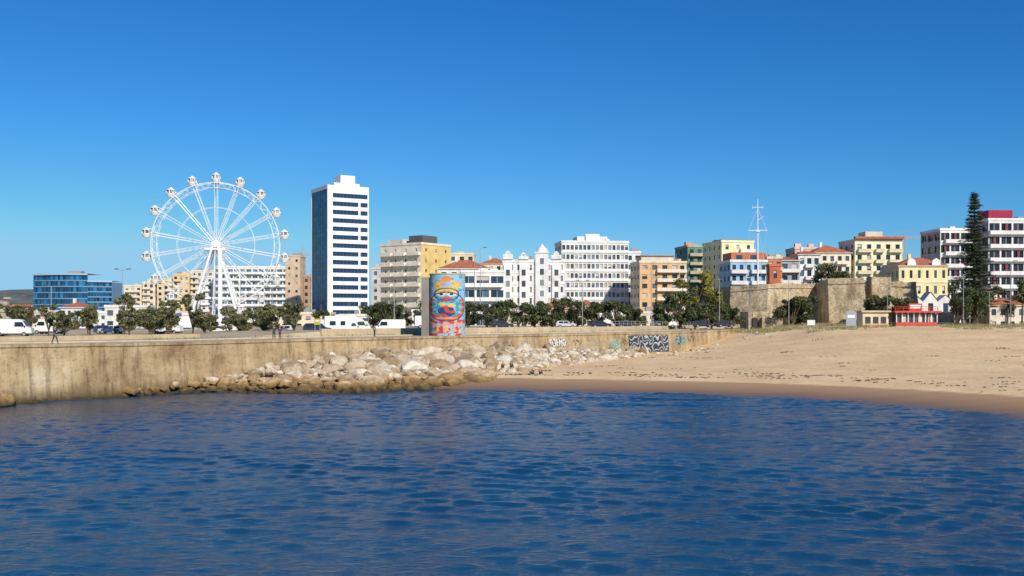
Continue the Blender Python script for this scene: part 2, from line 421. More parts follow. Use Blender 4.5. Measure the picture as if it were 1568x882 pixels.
# ------------------------------------------------------------------ buildings
def facade(o, org, u, W, z0, z1, cols, rows, fw, fh, wall, rec=.28, gl=None, rnd=R, blinds=.25, wp='walls', off=.5):
    gl = gl or glass(); n = (u[1], -u[0]); cw = W / cols; rh = (z1 - z0) / rows
    def P(a, z, d=0): return (org[0] + u[0] * a - n[0] * d, org[1] + u[1] * a - n[1] * d, z)
    for r in range(rows):
        zb = z0 + r * rh; wz0 = zb + rh * (1 - fh) * off; wz1 = wz0 + rh * fh
        o.face(wp, wall, [P(0, zb), P(W, zb), P(W, wz0), P(0, wz0)])
        o.face(wp, wall, [P(0, wz1), P(W, wz1), P(W, zb + rh), P(0, zb + rh)])
        for c in range(cols):
            a0 = c * cw; a1 = a0 + cw * (1 - fw) / 2; a2 = a0 + cw * (1 + fw) / 2; a3 = a0 + cw
            o.face(wp, wall, [P(a0, wz0), P(a1, wz0), P(a1, wz1), P(a0, wz1)])
            o.face(wp, wall, [P(a2, wz0), P(a3, wz0), P(a3, wz1), P(a2, wz1)])
            o.face(wp, wall, [P(a1, wz0), P(a2, wz0), P(a2, wz0, rec), P(a1, wz0, rec)])
            o.face(wp, wall, [P(a1, wz1, rec), P(a2, wz1, rec), P(a2, wz1), P(a1, wz1)])
            o.face(wp, wall, [P(a1, wz0), P(a1, wz0, rec), P(a1, wz1, rec), P(a1, wz1)])
            o.face(wp, wall, [P(a2, wz0, rec), P(a2, wz0), P(a2, wz1), P(a2, wz1, rec)])
            if rnd.random() < blinds:
                zs = wz1 - (wz1 - wz0) * rnd.choice([.35, .6, 1.0])
                o.face('blinds', blind(), [P(a1, zs, rec), P(a2, zs, rec), P(a2, wz1, rec), P(a1, wz1, rec)])
                wt = zs
            else: wt = wz1
            if wt > wz0 + .05:
                npn = max(1, int((a2 - a1) / 1.6 + .5))
                for k in range(npn):
                    b0 = a1 + (a2 - a1) * k / npn + .04; b1 = a1 + (a2 - a1) * (k + 1) / npn - .04
                    o.face('windows', gl, [P(b0, wz0, rec), P(b1, wz0, rec), P(b1, wt, rec), P(b0, wt, rec)])
                    if k: o.face('window_frames', WHITE, [P(b0 - .08, wz0, rec - .01), P(b0, wz0, rec - .01), P(b0, wt, rec - .01), P(b0 - .08, wt, rec - .01)])
def roofstuff(o, w, d, top, mt, n=4):
    for _ in range(n):
        x = R.uniform(.1, .8) * w; y = R.uniform(.15, .7) * d; s = R.uniform(1.2, 3.2); h = R.uniform(.9, 2.4)
        o.box('roof_units_%d' % _, mt if R.random() < .6 else GREY, x, x + s, y, y + s * .8, top + .002 * _, top + h)
    for _ in range(2):
        x = R.uniform(.1, .9) * w; o.cyl('antenna', GREY, (x, d * .4, top), (x, d * .4, top + R.uniform(2.5, 4)), .05, n=5)
def building(name, X, Y, rot, w, d, top, rows, cols, col, side=None, fw=.5, fh=.5, balc=(), bcol=None, roof='flat', base=5.4, sc=None, lcol=None, gl=None, lbalc=(), bl=.25, off=.5, stuff=4, trim=None, rec=.28):
    o = Obj(name, (X, Y, 0), radians(rot)); mt = stucco(col); ms = stucco(lcol) if lcol else mt; sc = sc or max(2, int(d / 3.6)); tm = stucco(trim or tuple(min(.8, x * 1.08) for x in col)); z1 = top
    facade(o, (0, 0), (1, 0), w, base, z1, cols, rows, fw, fh, mt, gl=gl, blinds=bl, off=off, rec=rec)
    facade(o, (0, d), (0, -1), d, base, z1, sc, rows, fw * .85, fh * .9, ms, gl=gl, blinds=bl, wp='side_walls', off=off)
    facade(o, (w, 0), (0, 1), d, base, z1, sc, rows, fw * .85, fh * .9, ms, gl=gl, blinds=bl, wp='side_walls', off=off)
    o.face('walls', mt, [(w, d, base), (0, d, base), (0, d, z1), (w, d, z1)])
    rh = (z1 - base) / rows; bm = stucco(bcol) if bcol else tm
    for r in range(1, rows):
        zb = base + r * rh
        for a, c in balc:
            x0, x1 = a * w, c * w
            o.box('balcony_slabs', tm, x0, x1, -1.3, -.003, zb - .15, zb + .02)
            o.box('balcony_parapets', bm, x0, x1, -1.3, -1.18, zb + .022, zb + 1.0)
            for xx in (x0, x1 - .12): o.box('balcony_parapets', bm, xx, xx + .12, -1.178, -.004, zb + .024, zb + 1.0)
        for a, c in lbalc:
            y0, y1 = a * d, c * d
            o.box('balcony_slabs', tm, -1.3, -.003, y0, y1, zb - .15, zb + .02)
            o.box('balcony_parapets', bm, -1.3, -1.18, y0, y1, zb + .022, zb + 1.0)
            for yy in (y0, y1 - .12): o.box('balcony_parapets', bm, -1.178, -.004, yy, yy + .12, zb + .024, zb + 1.0)
    if roof == 'flat':
        o.face('roof', GREY, [(0, 0, z1), (w, 0, z1), (w, d, z1), (0, d, z1)])
        e = .18
        o.box('parapet', tm, -e, w + e, -e, .2, z1 + .004, z1 + .75); o.box('parapet', tm, -e, w + e, d - .2, d + e, z1 + .004, z1 + .75)
        o.box('parapet', tm, -e, .2, .202, d - .202, z1 + .004, z1 + .74); o.box('parapet', tm, w - .2, w + e, .202, d - .202, z1 + .004, z1 + .74)
        roofstuff(o, w, d, z1, tm, stuff)
    else:
        e = .5; h = min(w, d) * .24
        o.box('eaves', tm, -e + .05, w + e - .05, -e + .05, d + e - .05, z1 + .002, z1 + .22); z = z1 + .222
        A, B, C, D_ = (-e, -e, z), (w + e, -e, z), (w + e, d + e, z), (-e, d + e, z)
        if w >= d: r1 = (d / 2, d / 2, z + h); r2 = (w - d / 2, d / 2, z + h)
        else: r1 = r2 = (w / 2, d / 2, z + h)
        o.face('roof', tiles(), [A, B, r2, r1]); o.face('roof', tiles(), [C, D_, r1, r2]); o.face('roof', tiles(), [D_, A, r1]); o.face('roof', tiles(), [B, C, r2])
        o.box('chimney', mt, w * .3, w * .3 + .8, d * .4, d * .4 + .8, z + .1, z + h + 1.0)
    return o
CW = (.76, .75, .72); CR = (.70, .61, .46)
building('apartment_block', -208, 549, 8, 9, 12, 26, 7, 3, CR, balc=[(.1, .9)]).finish()
building('apartment_block', -199, 552, 5, 9, 12, 28, 7, 3, (.70, .62, .48), balc=[(.0, .45)]).finish()
building('apartment_block', -190, 548, 0, 9.6, 12, 29.5, 8, 3, (.70, .56, .34), balc=[(.5, 1)], bcol=CW).finish()
building('apartment_block', -180.5, 545, 6, 8.5, 12, 32, 8, 3, (.70, .50, .26), balc=[(.1, .5)], bcol=CR).finish()
building('apartment_block', -172, 549, 2, 14.5, 12, 34, 9, 5, (.70, .62, .48), balc=[(.0, .3), (.7, 1)]).finish()
building('apartment_block', -161, 530, 0, 12, 12, 30, 7, 4, CW, balc=[(0, 1)]).finish()
building('white_apartment_block', -150, 517, 3, 37, 14, 34.5, 9, 12, CW, fw=.8, fh=.5, balc=[(.02, .32), (.36, .64), (.68, .98)], bl=.15, gl=glass((.10, .15, .20))).finish()
building('beige_office_block', -104, 470, 0, 6.8, 12, 37, 9, 2, (.60, .45, .31), fw=.3, fh=.35, stuff=2).finish()
building('brown_office_block', -97, 476, 0, 8, 12, 28, 7, 3, (.42, .26, .17), fw=.5, stuff=2).finish()
building('grey_apartment_block', -54.8, 400, 0, 6, 14, 27.8, 7, 2, (.54, .51, .46), fw=.4).finish()
b = building('balcony_apartment_building', -30.6, 345, 55, 15.9, 18.3, 33.5, 8, 3, (.76, .54, .20), fw=.18, fh=.3, lcol=(.82, .74, .60), sc=4, lbalc=[(.02, .30), (.36, .64), (.70, .98)], bcol=(.82, .75, .62), stuff=3, trim=(.80, .72, .58))
b.box('penthouse', stucco((.12, .11, .10)), 3, 11, 2, 8, 33.5, 36.9); b.box('penthouse_left', stucco((.7, .66, .58)), 2, 7, 10, 17, 33.5, 35.8)
b.finish()
building('red_roofed_house', -22.4, 314, 0, 15.5, 12, 23.6, 5, 5, CW, roof='hip').finish()
building('cream_apartment_block', -27, 439, 0, 11, 12, 36, 9, 3, (.72, .60, .40)).finish()
building('cream_apartment_block', -14, 450, 0, 13, 12, 32.5, 8, 4, (.74, .66, .5), roof='hip').finish()
building('apartment_block', -4, 400, 0, 10, 12, 28.5, 7, 3, (.68, .62, .52), stuff=3).finish()
building('modern_white_building', -14.8, 298, 4, 12.6, 14, 21.8, 4, 3, CW, fw=.86, fh=.5, bl=.05, stuff=2, balc=[(.05, .95)]).finish()
gp = glass((.10, .12, .14))
b = building('ornate_white_palace', -2.8, 314, -3, 19, 13, 25.8, 6, 10, (.78, .77, .75), fw=.34, fh=.5, stuff=1, trim=(.8, .79, .77), gl=gp, bl=.4)
mw = stucco((.78, .77, .75))
for x, hh in ((1.6, 1.5), (6.4, .9), (16.4, 1.3)):
    b.box('bays', mw, x - 1.3, x + 1.3, -.6, -.02, 6, 25)
    b.box('gables', mw, x - 1.5, x + 1.5, -.62, .4, 26.6, 26.6 + hh); b.box('gables', mw, x - .8, x + .8, -.62, .4, 26.602 + hh, 27.2 + hh); b.cyl('gable_tops', mw, (x, -.62, 27.2 + hh), (x, .4, 27.2 + hh), .55, n=14)
    for r in range(5): b.box('bay_windows', gp, x - .6, x + .6, -.63, -.605, 8.0 + r * 3.4, 9.8 + r * 3.4)
b.box('turret', mw, 10, 14, -.8, 4, 5.5, 28.4); b.box('turret_cornice', mw, 9.8, 14.2, -1, 4.2, 28.402, 28.8); b.cyl('turret_roof', mw, (12, 1.6, 28.8), (12, 1.6, 30.0), 1.9, 1.5, 14); b.cyl('turret_roof', mw, (12, 1.6, 30.0), (12, 1.6, 31.4), 1.2, .1, 12)
for r in range(6): b.box('turret_windows', gp, 11.4, 12.6, -.83, -.81, 8.6 + r * 3.3, 10.4 + r * 3.3)
for r in range(1, 7): b.box('string_courses', mw, -.12, 9.7, -.14, -.02, 5.4 + r * 3.4 - .2, 5.4 + r * 3.4); b.box('string_courses', mw, 14.1, 19.12, -.14, -.02, 5.4 + r * 3.4 - .2, 5.4 + r * 3.4)
b.finish()
b = building('white_hotel', 17.5, 361, 6, 24, 16, 35.3, 9, 16, (.75, .75, .73), fw=.72, fh=.5, bl=.35, gl=glass((.12, .15, .18)), stuff=1, sc=5, trim=(.78, .78, .76))
for r in range(1, 9): b.box('floor_bands', stucco((.78, .78, .76)), -.25, 24.2, -.3, -.02, 5.4 + r * 3.32 - .25, 5.4 + r * 3.32 + .25)
b.box('penthouse', stucco((.7, .7, .68)), 6, 17, 3, 12, 35.3, 37.8); b.box('rooftop_sign', WHITE, 9, 14, 2.4, 2.6, 36, 38.6)
b.finish()
building('white_hotel_annex', 41.2, 368, 0, 5, 14, 32, 8, 2, CW, stuff=1).finish()
b = building('orange_apartment_building', 42.4, 340, 6, 13.6, 14, 27, 7, 4, (.68, .42, .20), balc=[(.42, 1.0)], bcol=(.76, .70, .58), stuff=2, lcol=(.74, .66, .5), trim=(.76, .70, .58)); b.box('penthouse', stucco((.7, .62, .48)), 1, 12, 2, 9, 27, 29.3); b.box('roof_slab', tiles(), .6, 12.4, 1.6, 9.4, 29.302, 29.6); b.finish()
building('cream_apartment_block', 54, 352, 0, 6, 12, 27.5, 7, 2, (.74, .60, .42), balc=[(0, 1)], bcol=CW).finish()
building('apartment_block', 62.5, 392, 0, 5.5, 12, 30, 7, 2, (.66, .60, .5)).finish()
b = building('green_tiled_apartment_building', 64.5, 376, 10, 12, 14, 34.8, 9, 4, (.12, .26, .18), balc=[(.05, .5), (.55, 1)], bcol=(.52, .40, .27), stuff=3, trim=(.5, .36, .24)); b.finish()
b = building('pale_yellow_apartment_building', 69.6, 340, 12, 11.5, 16, 33.8, 9, 3, (.80, .76, .46), fw=.3, balc=[(.55, 1)], bcol=CW, stuff=2); b.box('roof_slab', tiles(), 0, 11.5, 0.3, 8, 34.56, 34.8); b.finish()
b = building('blue_and_white_apartment_building', 67, 314, 5, 11.5, 12, 25.8, 6, 5, (.30, .48, .62), fw=.5, bcol=CW, balc=[(.0, .45), (.55, 1)], stuff=1, trim=CW); b.box('brick_red_attic', stucco((.55, .17, .09)), .5, 11, .8, 10, 25.8, 28.8); b.box('attic_windows', glass(), 2, 4, .76, .79, 26.6, 28); b.box('attic_windows', glass(), 6.5, 8.5, .76, .79, 26.6, 28); b.finish()
building('red_apartment_building', 79.3, 318, 0, 4.6, 12, 27, 6, 2, (.56, .22, .12), fw=.5, balc=[(.1, 1)], bcol=CR, trim=CR).finish()
building('brick_red_tower_house', 74.5, 296, 0, 3.2, 4, 23.5, 4, 1, (.48, .14, .07), fw=.3, stuff=0).finish()
building('grey_apartment_building', 86, 329, 4, 6.5, 12, 27, 6, 2, (.36, .37, .39), fw=.6, bcol=CW, balc=[(0, 1)], trim=CW, roof='hip').finish()
building('white_apartment_building', 92.6, 331, 0, 7, 12, 29, 6, 3, CW, fw=.6, roof='hip', balc=[(.3, .7)]).finish()
building('cream_apartment_building', 101.5, 345, 3, 13, 12, 30.5, 7, 5, (.76, .68, .54), roof='hip', balc=[(.1, .4), (.6, .9)]).finish()
building('pink_apartment_building', 100, 362, 0, 8, 12, 33, 7, 3, (.68, .49, .40)).finish()
b = building('cream_balcony_apartment_building', 115.5, 345, 4, 16.5, 14, 34.6, 8, 5, (.80, .76, .54), fw=.45, fh=.42, balc=[(.05, .35), (.42, .6), (.7, .98)], bcol=(.72, .62, .42), stuff=2)
b.box('roof_band', tiles(), -.3, 16.8, -1.2, .25, 35.36, 36.1); b.box('penthouse', stucco(CR), 4.5, 10.5, 2, 8, 34.6, 38); b.finish()
b = building('yellow_mansion', 112.6, 298, -2, 14, 11, 23.6, 4, 6, (.82, .70, .38), fw=.34, fh=.5, roof='hip', trim=(.8, .78, .72))
for x in (3.5, 10.5): b.face('dormers', WHITE, [(x - 1.3, -.6, 23.9), (x + 1.3, -.6, 23.9), (x + 1, -.6, 25.4), (x, -.6, 26.0), (x - 1, -.6, 25.4)])
for r in (1, 2, 3): b.box('cornices', stucco((.8, .78, .72)), -.1, 14.1, -.2, -.02, 5.4 + r * 4.55 - .2, 5.4 + r * 4.55 + .1)
b.finish()
o = Obj('gabled_pavilion', (108.4, 280, 0), 0); mw = stucco((.76, .76, .74)); bl = flat((.30, .38, .46), .6)
for i in range(3):
    x = i * 4.1; pk = 15.6 if i == 1 else 14.8
    o.face('walls', mw, [(x, 0, 5.4), (x + 4, 0, 5.4), (x + 4, 0, 13.2), (x + 2, 0, pk), (x, 0, 13.2)])
    o.face('roof', bl, [(x - .1, -.25, 13.15), (x + 2, -.25, pk + .12), (x + 2, 4, pk + .12), (x - .1, 4, 13.15)]); o.face('roof', bl, [(x + 2, -.25, pk + .12), (x + 4.1, -.25, 13.15), (x + 4.1, 4, 13.15), (x + 2, 4, pk + .12)])
    o.face('windows', glass(), [(x + 1.3, -.02, 10), (x + 2.7, -.02, 10), (x + 2.7, -.02, 12.6), (x + 1.3, -.02, 12.6)])
o.box('side', mw, 0, 12.2, .02, 10, 5.4, 13.1); o.finish()
for nm, X, Y, w, top, c in (('white_and_maroon_apartment_building', 133, 318, 12.6, 35.8, 4), ('white_and_black_apartment_building', 145.2, 312, 26, 38.3, 7)):
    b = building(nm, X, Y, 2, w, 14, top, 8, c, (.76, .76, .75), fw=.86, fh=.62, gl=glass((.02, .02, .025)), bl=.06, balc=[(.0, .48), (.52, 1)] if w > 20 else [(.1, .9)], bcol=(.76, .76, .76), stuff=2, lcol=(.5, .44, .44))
    mr_ = stucco((.20, .05, .06))
    for r in range(8):
        for k in range(c):
            if (r * 2 + k) % 3 == 0: b.box('maroon_panels', mr_, w / c * (k + .4), w / c * (k + .62), -.06, -.012, 5.4 + (top - 5.4) / 8 * (r + .2), 5.4 + (top - 5.4) / 8 * (r + .8))
    if w > 20: b.box('maroon_penthouse', stucco((.36, .02, .06)), .5, 8, 1, 8, 39.2, 41.6)
    b.finish()
building('red_roofed_cottage', 116.5, 250, 0, 9, 8, 11.4, 2, 4, (.66, .6, .5), roof='hip').finish()
building('low_white_building', 128, 262, 0, 16, 8, 12.6, 2, 6, CW, roof='hip').finish()

def tower():
    o = Obj('white_office_tower', (-70.5, 392, 0), radians(30)); w, d = 16.8, 18.9; base = 5.4; top = 58.4
    wm = stucco((.80, .80, .79), .08); gl = glass((.015, .05, .11), .1, .3); bg = glass((.012, .055, .12), .1, .18); mu = flat((.12, .15, .19), .4)
    rows = 16; rh = (top - 1.6 - base) / rows
    o.box('core', gl, .35, w - .35, .4, d - .35, base, top - 1)
    for r in range(rows + 1):
        z = base + r * rh; h = 1.5 if r < rows else 3.0
        o.box('floor_bands', wm, 1.4, w - .002, 0, d - .2, z, z + h)
        if r < rows:
            for k in range(1, 10): xx = 1.9 + k * 1.5; o.box('mullions', mu, xx, xx + .08, .3, .395, z + h + .002, z + rh - .002)
            for (xa, xb) in ((1.4, 2.0), (w - .55, w - .002)): o.box('piers', wm, xa, xb, .05, .39, z + h + .002, z + rh - .002)
            if r % 3: o.box('piers', wm, w * .74, w * .74 + .9, .05, .39, z + h + .002, z + rh - .002)
    n = 9
    for r in range(rows * 2):
        z = base + r * (top - base) / (rows * 2); hh = (top - base) / (rows * 2)
        for k in range(n):
            y0 = .4 + k * (d - .8) / n; o.face('glass_curtain', bg, [(-.02, y0 + (d - .8) / n - .05, z + .05), (-.02, y0 + .05, z + .05), (-.02, y0 + .05, z + hh - .05), (-.02, y0 + (d - .8) / n - .05, z + hh - .05)])
    o.box('curtain_frame', flat((.07, .11, .17), .5), 0, 1.38, .4, d - .4, base, top)
    o.box('corner_pier', wm, -.15, 1.38, -.02, .38, base, top + 1.5); o.box('corner_pier_back', wm, -.15, 1.38, d - .38, d, base, top + 1.5)
    o.box('top_frame', wm, -.15, 1.38, .382, d - .382, top + .002, top + 1.5)
    o.box('plant_room', wm, 7, 13, 5, 12, top + 1.5, top + 6.2); o.box('plant_room_lower', wm, 4, 14.5, 4, 13, top + 1.4, top + 3)
    o.cyl('antenna', GREY, (8, 7, top + 6), (8, 7, top + 9), .06, n=5)
    o.finish()
tower()
def curved():
    o = Obj('curved_glass_office', (-268, 627, 0), 0); gl = glass((.012, .09, .20), .12, .3); fr = flat((.14, .27, .40), .5); W_ = 24.; n = 30
    def arc(t, e=0): x = -W_ + 2 * W_ * t; return (x * (1 + e / 40), -9 * cos(x / W_ * 1.3) - e)
    floors = 8
    for i in range(n):
        a = arc(i / n); b_ = arc((i + 1) / n); top = 35.2 if i < 22 else 31
        rh = (top - 6) / floors
        for r in range(floors):
            z = 6 + r * rh
            o.face('glazing', gl, [(a[0] + .08, a[1], z + .7), (b_[0] - .08, b_[1], z + .7), (b_[0] - .08, b_[1], z + rh), (a[0] + .08, a[1], z + rh)])
            a2 = arc(i / n, .25); b2 = arc((i + 1) / n, .25)
            o.face('spandrels', fr, [(a2[0], a2[1], z), (b2[0], b2[1], z), (b2[0], b2[1], z + .7), (a2[0], a2[1], z + .7)])
            o.face('spandrels', fr, [(a2[0], a2[1], z + .7), (b2[0], b2[1], z + .7), (b_[0], b_[1] + .3, z + .7), (a[0], a[1] + .3, z + .7)])
        a3 = arc(i / n, .9); b3 = arc((i + 1) / n, .9); re = flat((.35, .50, .62), .5)
        o.face('roof_edge', re, [(a3[0], a3[1], top), (b3[0], b3[1], top), (b3[0], b3[1], top + .9), (a3[0], a3[1], top + .9)])
        o.face('roof', GREY, [(a3[0], a3[1], top + .9), (b3[0], b3[1], top + .9), (b3[0], 14, top + .9), (a3[0], 14, top + .9)])
        o.face('rear_walls', fr, [(a[0], a[1] + .5, 6), (b_[0], b_[1] + .5, 6), (b_[0], b_[1] + .5, top), (a[0], a[1] + .5, top)])
    o.box('end_wall', fr, -24, -23.8, -2, 14, 5, 35); o.box('end_wall_right', fr, 23.8, 24, -2, 14, 5, 31)
    o.box('rooftop_plant', GREY, -4, 4, 0, 6, 36, 38); o.finish()
curved()

R2 = random.Random(11)
for i in range(26):
    x = -170 + i * 11 + R2.uniform(-3, 3); y = 290 + R2.uniform(-10, 25)
    if -80 < x - 0 < -64: y = 300
    if 50 < x < 110: continue
    building('low_shop_building', x, y, R2.uniform(-6, 6), R2.uniform(7, 12), 8, R2.uniform(9, 12), 2, 4, R2.choice([CW, CR, (.7, .68, .62), (.6, .5, .4)]), roof=R2.choice(['flat', 'flat', 'flat', 'hip']), fw=.55, stuff=2).finish()

# ------------------------------------------------------------------ hills and distant town
def hills():
    v = []; f = []; nx, ny = 90, 14
    for j in range(ny):
        for i in range(nx):
            x = -3600 + i * 50; y = 1900 + j * 110
            h = 62 * ss(-650, -1050, x) * ss(1900, 2500, y) * (1 + .45 * noise.noise(Vector((x * .003, y * .002, 1)))) + 6 * noise.noise(Vector((x * .02, y * .02, 4)))
            v.append((x, y, 6 + max(-3, h)))
    for j in range(ny - 1):
        for i in range(nx - 1): a = j * nx + i; f.append((a, a + 1, a + nx + 1, a + nx))
    m, nt, b = nmat('wooded_hill'); nt.links.new(ramp(nt, noi(nt, coords(nt), .02, 6), [(.35, (.05, .07, .07)), (.65, (.14, .16, .15))]), b.inputs['Base Color']); b.inputs['Roughness'].default_value = 1
    single('hills', v, f, [m], smooth=True)
    o = Obj('distant_town'); mats = [stucco((.55, .53, .50)), stucco((.6, .5, .4)), stucco((.42, .40, .39))]
    for k in range(260):
        y = R2.uniform(1500, 2500); x = R2.uniform(-.60, -.40) * y
        z = 6 + 60 * ss(-650, -1050, x) * ss(1900, 2500, y) * .9
        w = R2.uniform(8, 22); h = R2.uniform(6, 16); mt = k % 3
        o.box('houses_%d' % mt, mats[mt], x, x + w, y, y + 10, z - 6, z + h)
        o.box('roofs', tiles(), x - .3, x + w + .3, y - .3, y + 10.3, z + h + .01, z + h + 1.2)
    for k in range(46):
        y = R2.uniform(650, 900); x = R2.uniform(-.53, -.36) * y
        mt = k % 3; w = R2.uniform(9, 20); h = R2.uniform(6, 12)
        o.box('houses_%d' % mt, mats[mt], x, x + w, y, y + 10, 5, 6 + h); o.box('roofs', tiles(), x - .3, x + w + .3, y - .3, y + 10.3, 6.01 + h, 7 + h)
        for q in range(int(w / 3)):
            for r in range(int(h / 3)): o.box('windows', glass(), x + 1 + q * 3, x + 2.3 + q * 3, y - .05, y - .02, 7 + r * 3, 8.5 + r * 3)
    o.finish()
hills()

# ------------------------------------------------------------------ fort
def fort():
    m, nt, b = nmat('fortress_masonry'); c = coords(nt)
    br = nt.nodes.new('ShaderNodeTexVoronoi'); br.inputs['Scale'].default_value = 1.1; br.feature = 'DISTANCE_TO_EDGE'; nt.links.new(coords(nt, 'Object', (1, 1, 1.6)), br.inputs[0])
    mo = ramp(nt, br.outputs[0], [(.02, (.5, .45, .38)), (.1, (1, 1, 1))])
    n1 = noi(nt, c, .3, 7, .7); n2 = noi(nt, c, 1.4, 5, .7); n3 = noi(nt, coords(nt, 'Object', (1, 1, .15)), .8, 4)
    a = ramp(nt, n1, [(.3, (.29, .21, .13)), (.5, (.52, .42, .28)), (.7, (.68, .58, .43))])
    a = mixc(nt, .7, a, ramp(nt, n2, [(.35, (.5, .47, .42)), (.55, (1.05, 1.05, 1.0))]), 'MULTIPLY'); a = mixc(nt, .6, a, mo, 'MULTIPLY'); a = mixc(nt, .6, a, ramp(nt, n3, [(.35, (.4, .37, .33)), (.5, (1, 1, 1))]), 'MULTIPLY')
    nt.links.new(a, b.inputs['Base Color']); b.inputs['Roughness'].default_value = .95; bump(nt, b, n2, .8, .25)
    o = Obj('stone_fortress')
    P = [(53, 300), (57, 267), (65.5, 262), (79.5, 268), (80.2, 260), (88.5, 257.5), (90.2, 264), (105, 266), (107, 300)]
    T = [16.2, 16.8, 17.4, 17.6, 18.4, 18.6, 18.2, 17.8, 17.6]
    cx, cy = 80, 290
    def sh(p, k): return (cx + (p[0] - cx) * k, cy + (p[1] - cy) * k)
    for i in range(len(P) - 1):
        n = 10; a, b_ = P[i], P[i + 1]
        for k in range(n):
            s0, s1 = k / n, (k + 1) / n
            q0 = (a[0] + (b_[0] - a[0]) * s0, a[1] + (b_[1] - a[1]) * s0); q1 = (a[0] + (b_[0] - a[0]) * s1, a[1] + (b_[1] - a[1]) * s1)
            t0 = T[i] + (T[i + 1] - T[i]) * s0; t1 = T[i] + (T[i + 1] - T[i]) * s1
            d0 = .5 * noise.noise(Vector((q0[0] * .6, q0[1] * .6, 0))); d1 = .5 * noise.noise(Vector((q1[0] * .6, q1[1] * .6, 0)))
            o.face('walls', m, [(*sh(q0, 1.045), 5), (*sh(q1, 1.045), 5), (*q1, t1 - 1.3), (*q0, t0 - 1.3)])
            o.face('cordon', m, [(*sh(q0, 1.012), t0 - 1.3), (*sh(q1, 1.012), t1 - 1.3), (*sh(q1, 1.012), t1 - 1.05), (*sh(q0, 1.012), t0 - 1.05)])
            o.face('parapet', m, [(*q0, t0 - 1.298), (*q1, t1 - 1.298), (*q1, t1 + d1), (*q0, t0 + d0)])
            o.face('parapet', m, [(*q0, t0 + d0), (*q1, t1 + d1), (*sh(q1, .95), t1 + d1 - .1), (*sh(q0, .95), t0 + d0 - .1)])
    o.face('terreplein', stucco((.3, .25, .17)), [(*p, t - 1.0) for p, t in zip(P, T)])
    o.box('outwork', m, 57, 70, 247, 256, 5, 10.0); o.box('outwork_step', m, 60, 66, 245.5, 247 - .002, 5, 8.6)
    dk = flat((.05, .04, .03), .9)
    for ax in (58.5, 68.2):
        o.face('arched_gateway', dk, [(ax - 1.0, 246.96, 5.2), (ax + 1.0, 246.96, 5.2)] + [(ax + 1.0 * cos(t * pi / 8), 246.96, 7.6 + 1.0 * sin(t * pi / 8)) for t in range(9)])
    o.box('outwork_right', m, 88, 108, 250, 258, 5, 10.0); o.box('gatehouse', m, 92, 97, 262, 266, 12, 19.0)
    o.finish()
fort()

